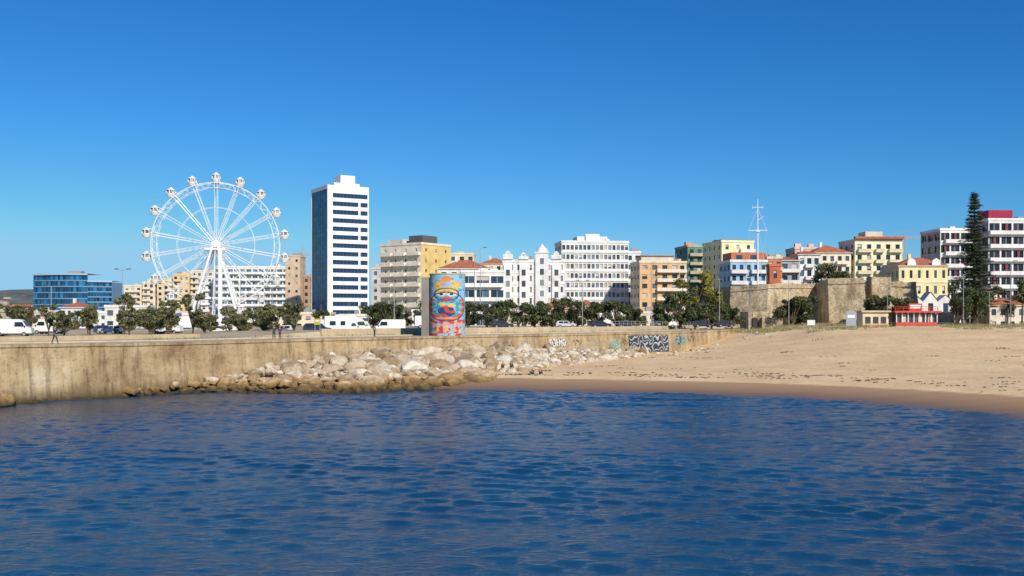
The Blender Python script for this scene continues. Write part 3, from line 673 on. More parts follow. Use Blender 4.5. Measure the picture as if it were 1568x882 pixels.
# ------------------------------------------------------------------ ferris wheel
def ferris():
    o = Obj('ferris_wheel', (-72.5, 251, 26.4), radians(10)); W = flat((.80, .81, .82), .4); Rr = 15.2
    for side in (-1, 1):
        y = side * .95
        for rad, th, n in ((Rr, .10, 72), (Rr - 1.3, .06, 72), (9.2, .045, 36)):
            for i in range(n):
                a, b_ = 2 * pi * i / n, 2 * pi * (i + 1) / n
                o.cyl('rims', W, (rad * sin(a), y, rad * cos(a)), (rad * sin(b_), y, rad * cos(b_)), th, n=6, caps=False)
        for i in range(18):
            a = 2 * pi * i / 18
            for dd in (-.035, .035):
                o.cyl('spokes', W, (1.2 * sin(a + dd * 6), side * 1.5, 1.2 * cos(a + dd * 6)), (Rr * sin(a + dd * .6), y, Rr * cos(a + dd * .6)), .06, n=5, caps=False)
        for i in range(72):
            a = 2 * pi * i / 72; b_ = 2 * pi * (i + 1) / 72; r0, r1 = (Rr, Rr - 1.3) if i % 2 else (Rr - 1.3, Rr)
            o.cyl('rim_lattice', W, (r0 * sin(a), y, r0 * cos(a)), (r1 * sin(b_), y, r1 * cos(b_)), .035, n=4, caps=False)
    for i in range(36):
        a = 2 * pi * i / 36; o.cyl('cross_ties', W, (Rr * sin(a), -.95, Rr * cos(a)), (Rr * sin(a), .95, Rr * cos(a)), .07, n=5)
    o.cyl('hub', W, (0, -2.6, 0), (0, 2.6, 0), .7, n=20); o.cyl('hub_flange', W, (0, -1.6, 0), (0, -1.3, 0), 1.1, n=24); o.cyl('hub_flange', W, (0, 1.3, 0), (0, 1.6, 0), 1.1, n=24)
    for s in (-1, 1):
        for x in (-1, 1):
            o.cyl('legs', W, (x * .5, s * 2.5, 0), (x * 6.4, s * 4.6, -21), .28, .36, 10)
        o.box('leg_brace', W, -3.9, 3.9, s * 3.7 - .15, s * 3.7 + .15, -13.2, -12.9)
        o.box('axle_saddle', W, -2.4, 2.4, s * 2.5 - .4, s * 2.5 + .4, -1.4, -.9)
    o.box('service_column', W, .9, 1.8, -4.2, -3.0, -21, -1.41); o.cyl('stay', W, (0, -2.4, -1), (0, -9, -21), .10)
    gb = flat((.80, .80, .80), .4); gg = glass((.25, .28, .30)); ac = flat((.72, .66, .54), .5)
    for i in range(18):
        a = 2 * pi * i / 18; cx, cz = 16.6 * sin(a), 16.6 * cos(a)
        for s in (-1, 1): o.cyl('gondola_arms', W, (Rr * sin(a), s * .95, Rr * cos(a)), (cx, s * .95, cz + .9), .07, n=5); o.cyl('gondola_arms', W, (Rr * sin(a + .07), s * .95, Rr * cos(a + .07)), (cx, s * .95, cz + .9), .05, n=5)
        o.cyl('gondola_axles', W, (cx, -1, cz + .9), (cx, 1, cz + .9), .06, n=5)
        o.cyl('gondola_bodies', gb, (cx, 0, cz - 1.25), (cx, 0, cz - .6), .75, 1.05, 14); o.cyl('gondola_bands', ac, (cx, 0, cz - .6), (cx, 0, cz - .3), 1.06, 1.06, 14)
        o.cyl('gondola_windows', gg, (cx, 0, cz - .3), (cx, 0, cz + .45), .9, .85, 14)
        for k in range(6):
            t = k * pi / 3 + .3; o.cyl('gondola_pillars', gb, (cx + .98 * cos(t), .98 * sin(t), cz - .3), (cx + .95 * cos(t), .95 * sin(t), cz + .45), .14, n=5)
        o.cyl('gondola_roofs', gb, (cx, 0, cz + .45), (cx, 0, cz + .95), 1.12, .45, 14); o.cyl('gondola_roofs', gb, (cx, 0, cz + .95), (cx, 0, cz + 1.2), .45, .15, 14)
    o.box('boarding_platform', GREY, -9, 9, -6, 6, -20.9, -20.2); o.box('ticket_booth', WHITE, -8, -5, -6.5, -4, -20.2, -17.6)
    o.finish()
ferris()

# ------------------------------------------------------------------ vegetation
def leafcloud(rnd, clumps, n, size, flatten=1.0):
    v = []; f = []
    tot = sum(c[3] ** 2 for c in clumps)
    for cx, cy, cz, cr in clumps:
        for _ in range(int(n * cr * cr / tot)):
            d = Vector((rnd.gauss(0, 1), rnd.gauss(0, 1), rnd.gauss(0, 1))).normalized(); q = cr * (rnd.random() ** .45) * rnd.uniform(.8, 1.15)
            c = Vector((cx, cy, cz)) + Vector((d.x * q, d.y * q, d.z * q * flatten))
            nn = (d + Vector((rnd.gauss(0, .6), rnd.gauss(0, .6), rnd.gauss(0, .6)))).normalized(); u = nn.orthogonal().normalized(); w = nn.cross(u); an = rnd.uniform(0, 6.3)
            a = u * cos(an) + w * sin(an); b_ = nn.cross(a); s = size * rnd.uniform(.6, 1.3); k = len(v)
            v.extend([tuple(c - a * s), tuple(c + b_ * s * .45), tuple(c + a * s), tuple(c - b_ * s * .45)]); f.append((k, k + 1, k + 2, k + 3))
    return v, f
_var = {}
def plant(name, x, y, z, h, r, trunk=.3, key='a', n=1500, size=.28, cols=((.02, .035, .01), (.085, .11, .03)), seed=0):
    vk = (key, seed)
    if vk not in _var:
        rnd = random.Random(seed * 31 + len(key)); cl = []
        nb = 17
        for i in range(nb):
            t = rnd.uniform(0, 6.3); q = .78 * sqrt(rnd.random()); zz = rnd.uniform(trunk + .08, .88)
            cl.append((q * cos(t), q * sin(t), zz * h / r, rnd.uniform(.18, .40)))
        o = Obj('tmp')
        mt = BARK; hr = h / r
        o.cyl('trunk', mt, (0, 0, -.1), (.03, 0, trunk * hr), .09, .06, 7)
        for c in cl: o.cyl('trunk', mt, (.03, 0, trunk * hr * rnd.uniform(.5, 1)), (c[0], c[1], c[2]), .035, .012, 5)
        _, tv, tf = o.p['trunk']; me1 = bpy.data.meshes.new('trunk'); me1.from_pydata(tv, [], tf); me1.materials.append(mt)
        v, f = leafcloud(rnd, cl, n, size / r, .8); me2 = bpy.data.meshes.new('crown'); me2.from_pydata(v, [], f); me2.materials.append(leafmat(*cols))
        _var[vk] = (me1, me2)
    me1, me2 = _var[vk]
    e = bpy.data.objects.new(name, None); COL.objects.link(e); e.location = (x, y, z); e.rotation_euler = (0, 0, R2.uniform(0, 6)); e.scale = (r, r, r * (1 + R2.uniform(-.12, .12)))
    for nm, me in (('trunk', me1), ('crown', me2)): c = bpy.data.objects.new(nm, me); COL.objects.link(c); c.parent = e
OL = ((.065, .075, .03), (.25, .245, .11)); DG = ((.03, .05, .015), (.125, .155, .045)); YG = ((.10, .105, .012), (.32, .28, .035))
for i, x in enumerate([-74.5, -71.2, -68.6, -64.5, -58.8, -56.2, -52.6, -49.6, -47.4, -43.6, -41.4, -38.6, -36.2, -33.6]):
    plant('tamarisk_shrub', x, 156 + R2.uniform(-1, 5), 5.5, R2.uniform(3.6, 5.6), R2.uniform(1.5, 2.1), .2, 'tam', 1700, .2, OL, i % 6)
for i, x in enumerate([-88, -83, -76, -70.5, -66, -60, -57, -50, -45.5, -41]):
    plant('tamarisk_shrub', x, 171 + R2.uniform(-2, 3.5), 5.5, R2.uniform(3.8, 5.8), R2.uniform(1.6, 2.3), .22, 'tam', 1700, .2, OL, (i + 3) % 6)
for i, (x, y, h, r) in enumerate([(-30, 222, 5.6, 3.0), (-26.5, 220, 6.6, 3.4), (-24, 225, 5, 2.8), (-20.5, 224, 4.2, 2.8), (-9.5, 224, 6.6, 3.2), (-5.4, 222, 6.8, 3.2), (1.5, 220, 6.8, 3.4), (5, 222, 7.2, 3.6), (8.8, 221, 6.8, 3.4), (14.2, 222, 6.8, 3.2),
                                  (18.5, 224, 6.8, 3.6), (22.5, 222, 6, 3.4), (27, 226, 5, 3.2), (33.5, 226, 6.2, 3.2), (37.5, 228, 7.2, 3.8), (41.5, 232, 5.8, 3.2), (46, 236, 5, 3.2), (51.5, 240, 5, 3.2), (-14, 232, 5, 3), (12, 235, 6, 3.2), (-1.5, 230, 5.5, 3.2)]):
    plant('round_shrub', x, y, 6.2, h, r, .12, 'rnd', 2600, .26, DG, i % 5)
plant('yellow_green_tree', 47.6, 266, 6.2, 14, 5.4, .3, 'yg', 4500, .34, YG, 1)
plant('yellow_green_tree', 51.5, 268, 6.2, 12.5, 4.2, .3, 'yg', 4500, .34, YG, 2)
plant('dark_leafy_tree', 66.3, 243, 5.6, 9.6, 4.4, .15, 'dk', 4500, .3, DG, 2); plant('dark_leafy_tree', 70.2, 244, 5.6, 9.4, 4.2, .15, 'dk', 4500, .3, DG, 3)
plant('dark_leafy_tree', 95.4, 310, 6, 19.5, 5.2, .5, 'dk2', 4500, .3, DG, 4); plant('dark_leafy_tree', 99.5, 312, 6, 18.5, 4.4, .5, 'dk2', 4500, .3, DG, 1)
plant('dark_leafy_tree', 88.5, 248, 6, 9.3, 3.6, .3, 'dk', 4500, .3, DG, 5); plant('dark_leafy_tree', 93.5, 249, 6, 9.6, 4.2, .3, 'dk', 4500, .3, DG, 2)
plant('dark_leafy_tree', 104.5, 240, 6, 10.5, 4.4, .2, 'dk', 4500, .3, DG, 3); plant('dark_leafy_tree', 109.8, 242, 6, 11.5, 4.6, .2, 'dk', 4500, .3, DG, 4)
plant('dark_leafy_tree', 123, 252, 6, 12, 4.6, .2, 'dk', 4500, .3, DG, 1)
for i in range(15):
    plant('street_tree', -178 + i * 12 + R2.uniform(-4, 4), 262 + R2.uniform(-8, 16), 5.5, R2.uniform(5, 8), 3.0, .25, 'rnd', 2600, .26, DG, i % 5)

def norfolk():
    rnd = random.Random(3); o = Obj('norfolk_island_pine', (113.3, 251, 5.6)); H = 34.2
    o.cyl('trunk', BARK, (0, 0, 0), (0, 0, H), .45, .05, 10); v = []; f = []
    z = 4.
    while z < H - .4:
        t = (z - 4) / (H - 4); L = 6.0 * (1 - t) ** .85 + .3; L *= rnd.uniform(.75, 1.12); nb = 8; ph = rnd.uniform(0, 6)
        for i in range(nb):
            a = ph + 2 * pi * i / nb + rnd.uniform(-.2, .2); l = L * rnd.uniform(.6, 1.14); p = Vector((0, 0, z + rnd.uniform(-.15, .15))); e = Vector((l * cos(a), l * sin(a), z + l * rnd.uniform(-.02, .18)))
            o.cyl('limbs', BARK, p, e, .07, .02, 4, False)
            for s in range(int(8 + l * 17)):
                q = rnd.uniform(.08, 1.0); c = p.lerp(e, q) + Vector((rnd.gauss(0, .18), rnd.gauss(0, .18), rnd.gauss(-.02, .15))); side = rnd.choice((-1, 1)) * rnd.uniform(.4, 1.3)
                d = Vector((cos(a + side), sin(a + side), rnd.uniform(-.4, .35))) * rnd.uniform(.4, .8); w = Vector((-sin(a), cos(a), rnd.uniform(-1, 1))).normalized() * .11; k = len(v)
                v.extend([tuple(c - w), tuple(c + w), tuple(c + d + w * .4), tuple(c + d - w * .4)]); f.append((k, k + 1, k + 2, k + 3))
        z += rnd.uniform(.85, 1.3) * (1.0 - .3 * t)
    o.p['foliage'] = (leafmat((.018, .032, .014), (.07, .09, .035)), v, f); o.finish()
norfolk()

def palm(x, y, z, h):
    rnd = random.Random(int(x * 7)); o = Obj('palm_tree', (x, y, z)); o.cyl('trunk', BARK, (0, 0, 0), (.2, 0, h), .25, .18, 8); lm = leafmat((.03, .045, .015), (.13, .14, .05))
    for i in range(26):
        a = rnd.uniform(0, 6.3); el = rnd.uniform(-.5, 1.2); p = Vector((.2, 0, h)); L = rnd.uniform(1.8, 2.5)
        for s in range(7):
            q = p + Vector((cos(a) * cos(el), sin(a) * cos(el), sin(el))) * L / 7; el -= .28
            w = Vector((-sin(a), cos(a), 0)) * (.38 * (1 - s / 8)); dn = Vector((0, 0, -.16))
            o.face('fronds', lm, [tuple(p), tuple(q), tuple(q + w + dn), tuple(p + w + dn)]); o.face('fronds', lm, [tuple(q), tuple(p), tuple(p - w + dn), tuple(q - w + dn)]); p = q
    o.finish()
for x, y, z, h in ((122.5, 246, 5.8, 8), (118, 244, 5.8, 5.5), (-21, 240, 6, 6), (128, 255, 5.8, 11)): palm(x, y, z, h)

def grass():
    rnd = random.Random(5); v = []; f = []
    def tuft(x, y, z, h, n):
        for _ in range(n):
            a = rnd.uniform(0, 6.3); l = h * rnd.uniform(.5, 1.2); bx, by = x + rnd.gauss(0, .35), y + rnd.gauss(0, .35); dx, dy = cos(a) * l * .5, sin(a) * l * .5; w = .045; k = len(v)
            v.extend([(bx - w, by, z - .05), (bx + w, by, z - .05), (bx + dx, by + dy, z + l)]); f.append((k, k + 1, k + 2))
    for _ in range(6500):
        x = rnd.uniform(52, 190); y = rnd.uniform(188, 266)
        if noise.noise(Vector((x * .08, y * .1, 2))) + (y - 213) * .018 < rnd.uniform(-.1, .35): continue
        tuft(x, y, beach_z(x, y), rnd.uniform(.35, .9), 9)
    for _ in range(500):
        i = rnd.randrange(4, len(WALL) - 1); t = rnd.random(); a = inner(i, rnd.uniform(8.5, 11.6)); b_ = inner(i + 1 if i + 1 < len(WALL) else i, rnd.uniform(8.5, 11.6))
        tuft(a[0] + (b_[0] - a[0]) * t, a[1] + (b_[1] - a[1]) * t, WALL[i][2] - .05, rnd.uniform(.2, .5), 6)
    single('dune_grass', v, f, [leafmat((.09, .10, .035), (.32, .30, .13))])
    v = []; f = []
    for _ in range(1300):
        x = rnd.uniform(0, 90); y = rnd.uniform(100, 200); z = beach_z(x, y)
        if z < .95 or z > 3.6: continue
        if rnd.random() > (.9 if z < 1.2 else (.06 if z < 1.8 else .1)): continue
        for _k in range(5):
            px, py = x + rnd.gauss(0, .9), y + rnd.gauss(0, .18); s = rnd.uniform(.05, .15); zz = beach_z(px, py) + .02; k = len(v)
            v.extend([(px - s * 1.6, py - s, zz), (px + s * 1.6, py - s * .6, zz), (px + s, py + s, zz + .07), (px - s, py + s, zz + .06)]); f.append((k, k + 1, k + 2, k + 3))
    single('seaweed_strandline', v, f, [flat((.12, .08, .045), .95)])
grass()

# ------------------------------------------------------------------ painted panels
def paintpanel(name, pos, nu, nv, colf, mat):
    v = [pos(i / nu, j / nv) for j in range(nv + 1) for i in range(nu + 1)]; f = []; cl = []
    for j in range(nv):
        for i in range(nu):
            a = j * (nu + 1) + i; f.append((a, a + 1, a + nu + 2, a + nu + 1)); cl.append(colf((i + .5) / nu, (j + .5) / nv))
    keep = [k for k, c in enumerate(cl) if c is not None]; f = [f[k] for k in keep]; cl = [cl[k] for k in keep]
    me = bpy.data.meshes.new(name); me.from_pydata(v, [], f); at = me.color_attributes.new('paint', 'FLOAT_COLOR', 'CORNER')
    for p in me.polygons:
        for li in p.loop_indices: at.data[li].color = (*cl[p.index], 1)
    me.materials.append(mat); o = bpy.data.objects.new(name, me); COL.objects.link(o); return o
PM = attrmat('mural_paint')
def mural():
    o = Obj('mural_tower', (-9.6, 152.4, 5.6)); cm = stucco((.24, .22, .19)); H = 9.1; Rr = 2.62
    o.box('side_slab', cm, -3.75, -2.66, -1.6, 2.4, -.2, H - .4); o.box('core', cm, -2.64, 2.5, .1, 2.4, -.2, H - .1)
    o.cyl('drum', cm, (0, 0, -.2), (0, 0, H), Rr, n=48); o.cyl('cap', stucco((.5, .42, .25)), (0, 0, H), (0, 0, H + .15), Rr + .08, n=48)
    e = o.finish()
    def el(u, w, cu, cw, ru, rw): return ((u - cu) / ru) ** 2 + ((w - cw) / rw) ** 2 < 1
    BLU = (.08, .34, .55); LB = (.24, .50, .64); RED = (.55, .06, .045); ORG = (.68, .25, .07); YEL = (.68, .48, .12); PNK = (.62, .30, .30); NAV = (.02, .05, .16); WHT = (.66, .64, .58); TEA = (.03, .28, .34)
    def cf(u, w):
        s = abs(u - .5); nz = noise.noise(Vector((u * 9, w * 14, 1))); n2 = noise.noise(Vector((u * 16, w * 24, 6))); n3 = noise.noise(Vector((u * 11, w * 16, 22)))
        c = LB if nz < .2 else BLU
        if n2 > .36: c = WHT if n3 > 0 else PNK
        if w < .28 and s < .36 - .1 * sin(w * 20): c = RED if nz > .05 else (PNK if n2 > -.1 else LB)
        if w < .28 and n3 > .3: c = YEL
        if w < .05: c = LB if nz > 0 else RED
        r_ = sqrt(((u - .5) / .40) ** 2 + ((w - .48) / .22) ** 2)
        if .82 < r_ < 1.04 and w < .60: c = ORG if sin(w * 70) > .3 else RED
        if r_ < .82: c = TEA if n2 > .08 else (BLU if n2 > -.25 else LB)
        if el(u, w, .5, .40, .17, .09): c = NAV if n3 < .1 else RED
        if el(u, w, .42, .52, .08, .03) or el(u, w, .6, .5, .08, .03): c = YEL
        if el(u, w, .5, .68, .25, .10): c = (BLU if w < .66 else YEL)
        if el(u, w, .5, .60, .14, .03): c = RED
        for cu in (.40, .60):
            if el(u, w, cu, .68, .085, .035): c = WHT
            if el(u, w, cu, .68, .04, .02): c = NAV
        if el(u, w, .5, .82, .28, .09): c = YEL if n2 > -.15 else ORG
        if el(u, w, .5, .84, .12, .05): c = PNK if n3 > 0 else LB
        if el(u, w, .5, .93, .09, .05): c = ORG
        if abs(r_ - 1.06) < .04 or abs(((u - .5) / .25) ** 2 + ((w - .68) / .10) ** 2 - 1) < .14: c = NAV
        return c
    def pos(u, w):
        a = (u - .5) * radians(168); return ((Rr + .02) * sin(a), -(Rr + .02) * cos(a), .02 + w * (H - .06))
    p = paintpanel('painted_mural', pos, 80, 130, cf, PM); p.parent = e
mural()
def wallpos(i, a0, a1, z0, z1, off=.06):
    A = Vector(WALL[i][:2]); B = Vector(WALL[i + 1][:2]); d = (B - A).normalized(); n = Vector((-d.y, d.x))
    def pos(u, w):
        q = A + d * (a0 + (a1 - a0) * u); z = z0 + (z1 - z0) * w; bat = -.35 * (1 - (z - .3) / 5.0) - off; q = q + n * bat; return (q.x, q.y, z)
    return pos
def waves(u, w):
    if u < .012 or u > .988 or w < .03 or w > .97: return (.03, .03, .03)
    q = sin((w + .22 * sin(u * 15 + 2 * noise.noise(Vector((u * 5, w * 3, 0)))) + .10 * sin(u * 37)) * 21 + 4 * noise.noise(Vector((u * 6, w * 3, 2))))
    return (.42, .44, .47) if q > .55 else (.035, .045, .055)
paintpanel('wave_mural', wallpos(9, 5.2, 18.4, 2.2, 5.3), 150, 40, waves, PM)
G5 = [".XXX..XXX..XX..X...X..XX.", "X....X...X.X.X.XX.XX.X..X", ".XX..X...X.XX..X.X.X.X..X", "...X.X...X.X.X.X...X.X..X", "XXX...XXX..XX..X...X..XX."]
def letters(u, w, ink=(.75, .75, .74), sh=(.02, .02, .02)):
    r = int((1 - w) * 5 + .4 * sin(u * 30)); c = int(u * 25)
    return ink if 0 <= r < 5 and G5[r][min(24, c)] == 'X' else (sh if sh and noise.noise(Vector((u * 6, w * 5, 1))) > .12 else None)
paintpanel('graffiti_lettering', wallpos(8, 1.2, 5.2, 3.7, 4.9), 75, 30, letters, PM)
def blob(c1, c2, sd, t=0): return lambda u, w: (c1 if noise.noise(Vector((u * 5, w * 4, sd))) > t else (c2 if noise.noise(Vector((u * 9, w * 6, sd + 5))) > .15 else None))
paintpanel('teal_graffiti', wallpos(9, -.5, 2.6, 2.9, 4.7), 40, 24, blob((.14, .42, .34), (.55, .6, .5), 3), PM)
paintpanel('blue_graffiti', wallpos(10, 3, 8.5, 3.4, 5.1), 40, 20, blob((.16, .36, .42), (.05, .06, .1), 13, .05), PM)
def scrawl(c, sd): return lambda u, w: (c if abs(sin(u * (9 + sd % 3 * 3) + 6 * noise.noise(Vector((u * 4, sd, 0)))) * .36 + .5 - w) < .09 else None)
for k, (i, a0, a1, z0, z1, c) in enumerate([(7, 9, 11.5, 3.9, 4.8, (.10, .10, .11)), (7, 13, 16.5, 3.8, 4.9, (.30, .26, .22)), (8, 7, 9.5, 3.7, 4.8, (.08, .08, .09)), (8, 11, 15, 3.6, 4.9, (.3, .33, .30)), (9, 3.2, 4.9, 3.5, 4.8, (.12, .1, .1)), (10, 10, 14, 3.8, 5.0, (.1, .1, .12))]):
    paintpanel('graffiti_tag', wallpos(i, a0, a1, z0, z1), 60, 18, scrawl(c, k), PM)

# ------------------------------------------------------------------ vehicles
PROFS = {
    'van': ([(0, .45), (0, 2.3), (.15, 2.5), (3.9, 2.5), (4.2, 2.3), (4.75, 1.45), (5.35, 1.2), (5.45, .45)], 2.0, 1.35, [(3.1, 4.45, 1.45, 2.1)], (4.22, 2.25, 4.73, 1.5)),
    'minibus': ([(0, .45), (0, 2.3), (.15, 2.5), (3.9, 2.5), (4.2, 2.3), (4.75, 1.45), (5.35, 1.2), (5.45, .45)], 2.0, 1.35, [(.3, 1.5, 1.45, 2.15), (1.6, 2.9, 1.45, 2.15), (3.0, 4.45, 1.45, 2.1)], (4.22, 2.25, 4.73, 1.5)),
    'camper': ([(0, .45), (0, 2.95), (.12, 3.05), (5.0, 3.05), (5.7, 2.7), (5.75, 2.2), (5.2, 1.95), (5.75, 1.25), (6.3, 1.1), (6.4, .45)], 2.2, 1.2, [(.8, 1.8, 1.5, 2.2), (2.6, 3.4, 1.5, 2.2), (4.4, 5.3, 1.35, 1.85)], (5.2, 1.92, 5.72, 1.3)),
    'car': ([(0, .4), (0, .95), (.3, 1.4), (.7, 1.5), (2.4, 1.48), (3.2, 1.0), (4.15, .85), (4.25, .4)], 1.75, .95, [(.55, 1.5, .98, 1.36), (1.6, 2.65, .98, 1.36)], (2.45, 1.44, 3.15, 1.02)),
    'suv': ([(0, .45), (0, 1.15), (.25, 1.75), (.6, 1.85), (2.9, 1.82), (3.65, 1.2), (4.55, 1.05), (4.65, .45)], 1.9, 1.15, [(.4, 1.5, 1.2, 1.7), (1.6, 2.9, 1.2, 1.68)], (2.95, 1.78, 3.6, 1.24)),
}
def vehicle(name, kind, x, y, z, rot, col):
    pr, wd, belt, wins, ws = PROFS[kind]; o = Obj(name, (x, y, z), radians(rot)); pm = flat(col, .25, 0, .05); h = wd / 2; gl = glass((.02, .03, .04), .08)
    def hw(zz): return h - max(0, zz - belt) * .12
    L = [(a, -hw(b_), b_) for a, b_ in pr]; Rt = [(a, hw(b_), b_) for a, b_ in pr]
    o.face('body', pm, L); o.face('body', pm, Rt[::-1])
    for i in range(len(pr)): j = (i + 1) % len(pr); o.face('body', pm, [L[j], L[i], Rt[i], Rt[j]])
    for a, b_, z0, z1 in wins:
        for s in (-1, 1): o.face('windows', gl, [(a, s * (hw(z0) + .012), z0), (b_, s * (hw(z0) + .012), z0), (b_ - (.25 if b_ > pr[-1][0] * .6 else 0), s * (hw(z1) + .012), z1), (a + .04, s * (hw(z1) + .012), z1)])
    a, b_, c, d = ws; o.face('windscreen', gl, [(c + .02, -hw(d) + .1, d + .01), (c + .02, hw(d) - .1, d + .01), (a + .02, hw(b_) - .08, b_ + .01), (a + .02, -hw(b_) + .08, b_ + .01)])
    o.face('rear_window', gl, [(-.012, -h * .8, belt + .05), (-.012, h * .8, belt + .05), (-.012 + (.1 if kind in ('car', 'suv') else 0), h * .75, belt + .4), (-.012 + (.1 if kind in ('car', 'suv') else 0), -h * .75, belt + .4)])
    Ln = pr[-1][0]; r = .34
    for wx in (Ln * .19, Ln * .81):
        for s in (-1, 1):
            o.cyl('tyres', TYRE, (wx, s * (h - .2), r), (wx, s * (h + .02), r), r, n=18); o.cyl('hubs', GREY, (wx, s * (h + .021), r), (wx, s * (h + .035), r), r * .6, n=12)
    o.box('sill', DARK, .1, Ln - .1, -h + .05, h - .05, .25, .46)
    for s in (-1, 1):
        o.box('tail_lamps', flat((.5, .02, .02), .3), -.02, .02, s * h * .82 - .1, s * h * .82 + .1, .85, 1.1 if kind in ('car', 'suv') else 1.4); o.box('headlamps', flat((.7, .7, .7), .2), Ln - .1, Ln - .01, s * h * .75 - .15, s * h * .75 + .15, .65, .82)
        o.box('mirrors', DARK, c - .25, c - .1, s * (h + .02), s * (h + .22), belt + .02, belt + .22)
    o.finish()
WV = (.75, .75, .74)
vehicle('camper_van', 'camper', -31.6, 172.5, 5.62, 14, WV)
vehicle('white_van', 'minibus', -30.5, 181, 5.62, 20, WV)
vehicle('parked_suv', 'suv', -34.2, 168, 5.62, 6, (.025, .04, .07))
vehicle('white_van', 'minibus', 31, 227, TER, 4, WV)
vehicle('parked_van', 'van', -76, 150, 5.6, 12, WV); vehicle('parked_van', 'van', -83, 158, 5.6, 5, WV)
vehicle('parked_van', 'van', -19.5, 205, TER, 10, WV)
cc = [(.5, .5, .52), (.03, .03, .04), (.7, .7, .7), (.25, .03, .03), (.04, .07, .2), (.6, .6, .6)]
for i in range(16):
    x = -92 + i * 4.9; vehicle('parked_car', 'car' if i % 3 else 'van', x, 178 + R2.uniform(-1, 1), 5.6, R2.uniform(-5, 5) + (180 if i % 2 else 0), cc[i % 6] if i % 3 else WV)
for x, y in ((16.5, 214), (22, 216), (-4, 204), (40, 226), (46, 231), (9, 212)): vehicle('parked_car', 'car', x, y, TER, R2.uniform(0, 15), cc[int(abs(x)) % 3])

def kiosk():
    o = Obj('red_beach_kiosk', (83.2, 222, 6.3), radians(4)); rd = flat((.60, .05, .03), .5); gl = glass((.09, .10, .11)); cr = stucco((.62, .52, .36))
    o.box('floor', GREY, 0, 9.4, 0, 5, 0, .4); o.box('glazing', gl, .3, 9.1, .6, 4.8, .4, 3.3); o.box('counter', rd, .1, 9.3, .05, .28, .4, 1.2)
    for k in range(8): o.box('posts', rd if k % 2 else WHITE, .1 + k * 1.3, .26 + k * 1.3, .0, .16, 1.202, 3.3)
    for k in (1, 4, 6): o.box('interior_panels', cr if k != 4 else WHITE, .3 + k * 1.2, 1.3 + k * 1.2, .5, .58, .9, 2.9)
    o.box('roof', rd, -.5, 9.9, -.8, 5.4, 3.31, 3.7); o.box('roof_sign', rd, 3.4, 6.4, 1, 1.2, 3.702, 5.3); o.box('roof_sign_panel', WHITE, 3.7, 6.1, .96, .995, 4.1, 5.0)
    for k in range(6): o.cyl('rail_posts', rd, (k * 1.9, .3, 3.7), (k * 1.9, .3, 4.6), .06, n=6)
    o.cyl('rail', rd, (0, .3, 4.6), (9.5, .3, 4.6), .06, n=6); o.cyl('rail', rd, (0, .3, 4.15), (9.5, .3, 4.15), .05, n=6)
    o.finish()
    o = Obj('cream_kiosk', (76.4, 223, 6.1), 0); cm = stucco((.68, .58, .40)); o.box('walls', cm, 0, 5.6, 0, 4, 0, 3.6); o.box('roof', stucco((.6, .5, .35)), -.4, 6, -.5, 4.3, 3.602, 3.95)
    for k in range(3): o.box('shutters', DARK, .5 + k * 1.7, 1.7 + k * 1.7, -.03, -.004, 1.1, 2.6)
    o.box('orange_panel', flat((.55, .22, .06), .6), .2, 5.4, -.03, -.004, .2, .9); o.finish()
kiosk()
def sign(name, x, y, z, w, h, ph, col):
    o = Obj(name, (x, y, z)); o.cyl('post', GREY, (-w * .4, 0, 0), (-w * .4, 0, ph), .05, n=6); o.cyl('post', GREY, (w * .4, 0, 0), (w * .4, 0, ph), .05, n=6)
    o.box('board', flat(col, .5), -w / 2, w / 2, -.08, -.052, ph - h, ph); o.box('board_text', WHITE, -w * .35, w * .35, -.09, -.082, ph - h * .45, ph - h * .25); o.finish()
sign('information_board', 70.2, 212, 6.0, 2.1, 3.0, 3.8, (.30, .33, .38)); sign('notice_board', 62.5, 214, 5.4, 1.6, 1.1, 2.6, (.7, .7, .7)); sign('street_sign', -28.5, 150, 5.6, .9, .9, 2.6, (.5, .42, .05))

def lamp(x, y, z, h, heads=2):
    o = Obj('street_lamp', (x, y, z)); o.cyl('pole', GREY, (0, 0, 0), (0, 0, h), .11, .06, 8)
    for s in ((-1, 1) if heads == 2 else (1,)):
        o.cyl('arm', GREY, (0, 0, h - .1), (s * 1.1, 0, h + .15), .045, n=6); o.box('lantern', DARK, min(s * .8, s * 1.5), max(s * .8, s * 1.5), -.16, .16, h + .1, h + .24)
    o.finish()
for a in ((-71.5, 188, 5.6, 11.6), (-7.2, 232, 6.3, 18), (30.2, 222, 6.3, 13), (100.5, 228, 6.2, 12), (104, 223, 6.2, 8), (63.8, 236, 6.2, 12), (-48, 205, 5.6, 9), (-23, 200, 6.3, 9), (15, 218, 6.3, 10), (47, 232, 6.3, 11), (-90, 200, 5.6, 9), (88, 240, 6.3, 10), (112, 230, 6.2, 15), (55, 236, 6.3, 9)):
    lamp(*a, heads=2 if a[3] < 14 else 1)
o = Obj('flag_pole', (-8.8, 240, 6.3)); o.cyl('pole', GREY, (0, 0, 0), (0, 0, 17.5), .09, .04, 7); o.cyl('finial', GREY, (0, 0, 17.5), (0, 0, 17.75), .12, n=8); o.cyl('halyard', GREY, (.15, 0, .5), (.06, 0, 17.3), .012, n=4); o.finish()
o = Obj('signal_mast', (67.2, 280, 16)); W = flat((.8, .8, .8), .4); o.cyl('mast', W, (0, 0, 0), (0, 0, 25), .26, .10, 8)
o.cyl('yard', W, (-2.6, 0, 16.5), (2.6, 0, 16.5), .1, n=6); o.cyl('upper_yard', W, (-1.4, 0, 22.8), (1.4, 0, 22.8), .08, n=6)
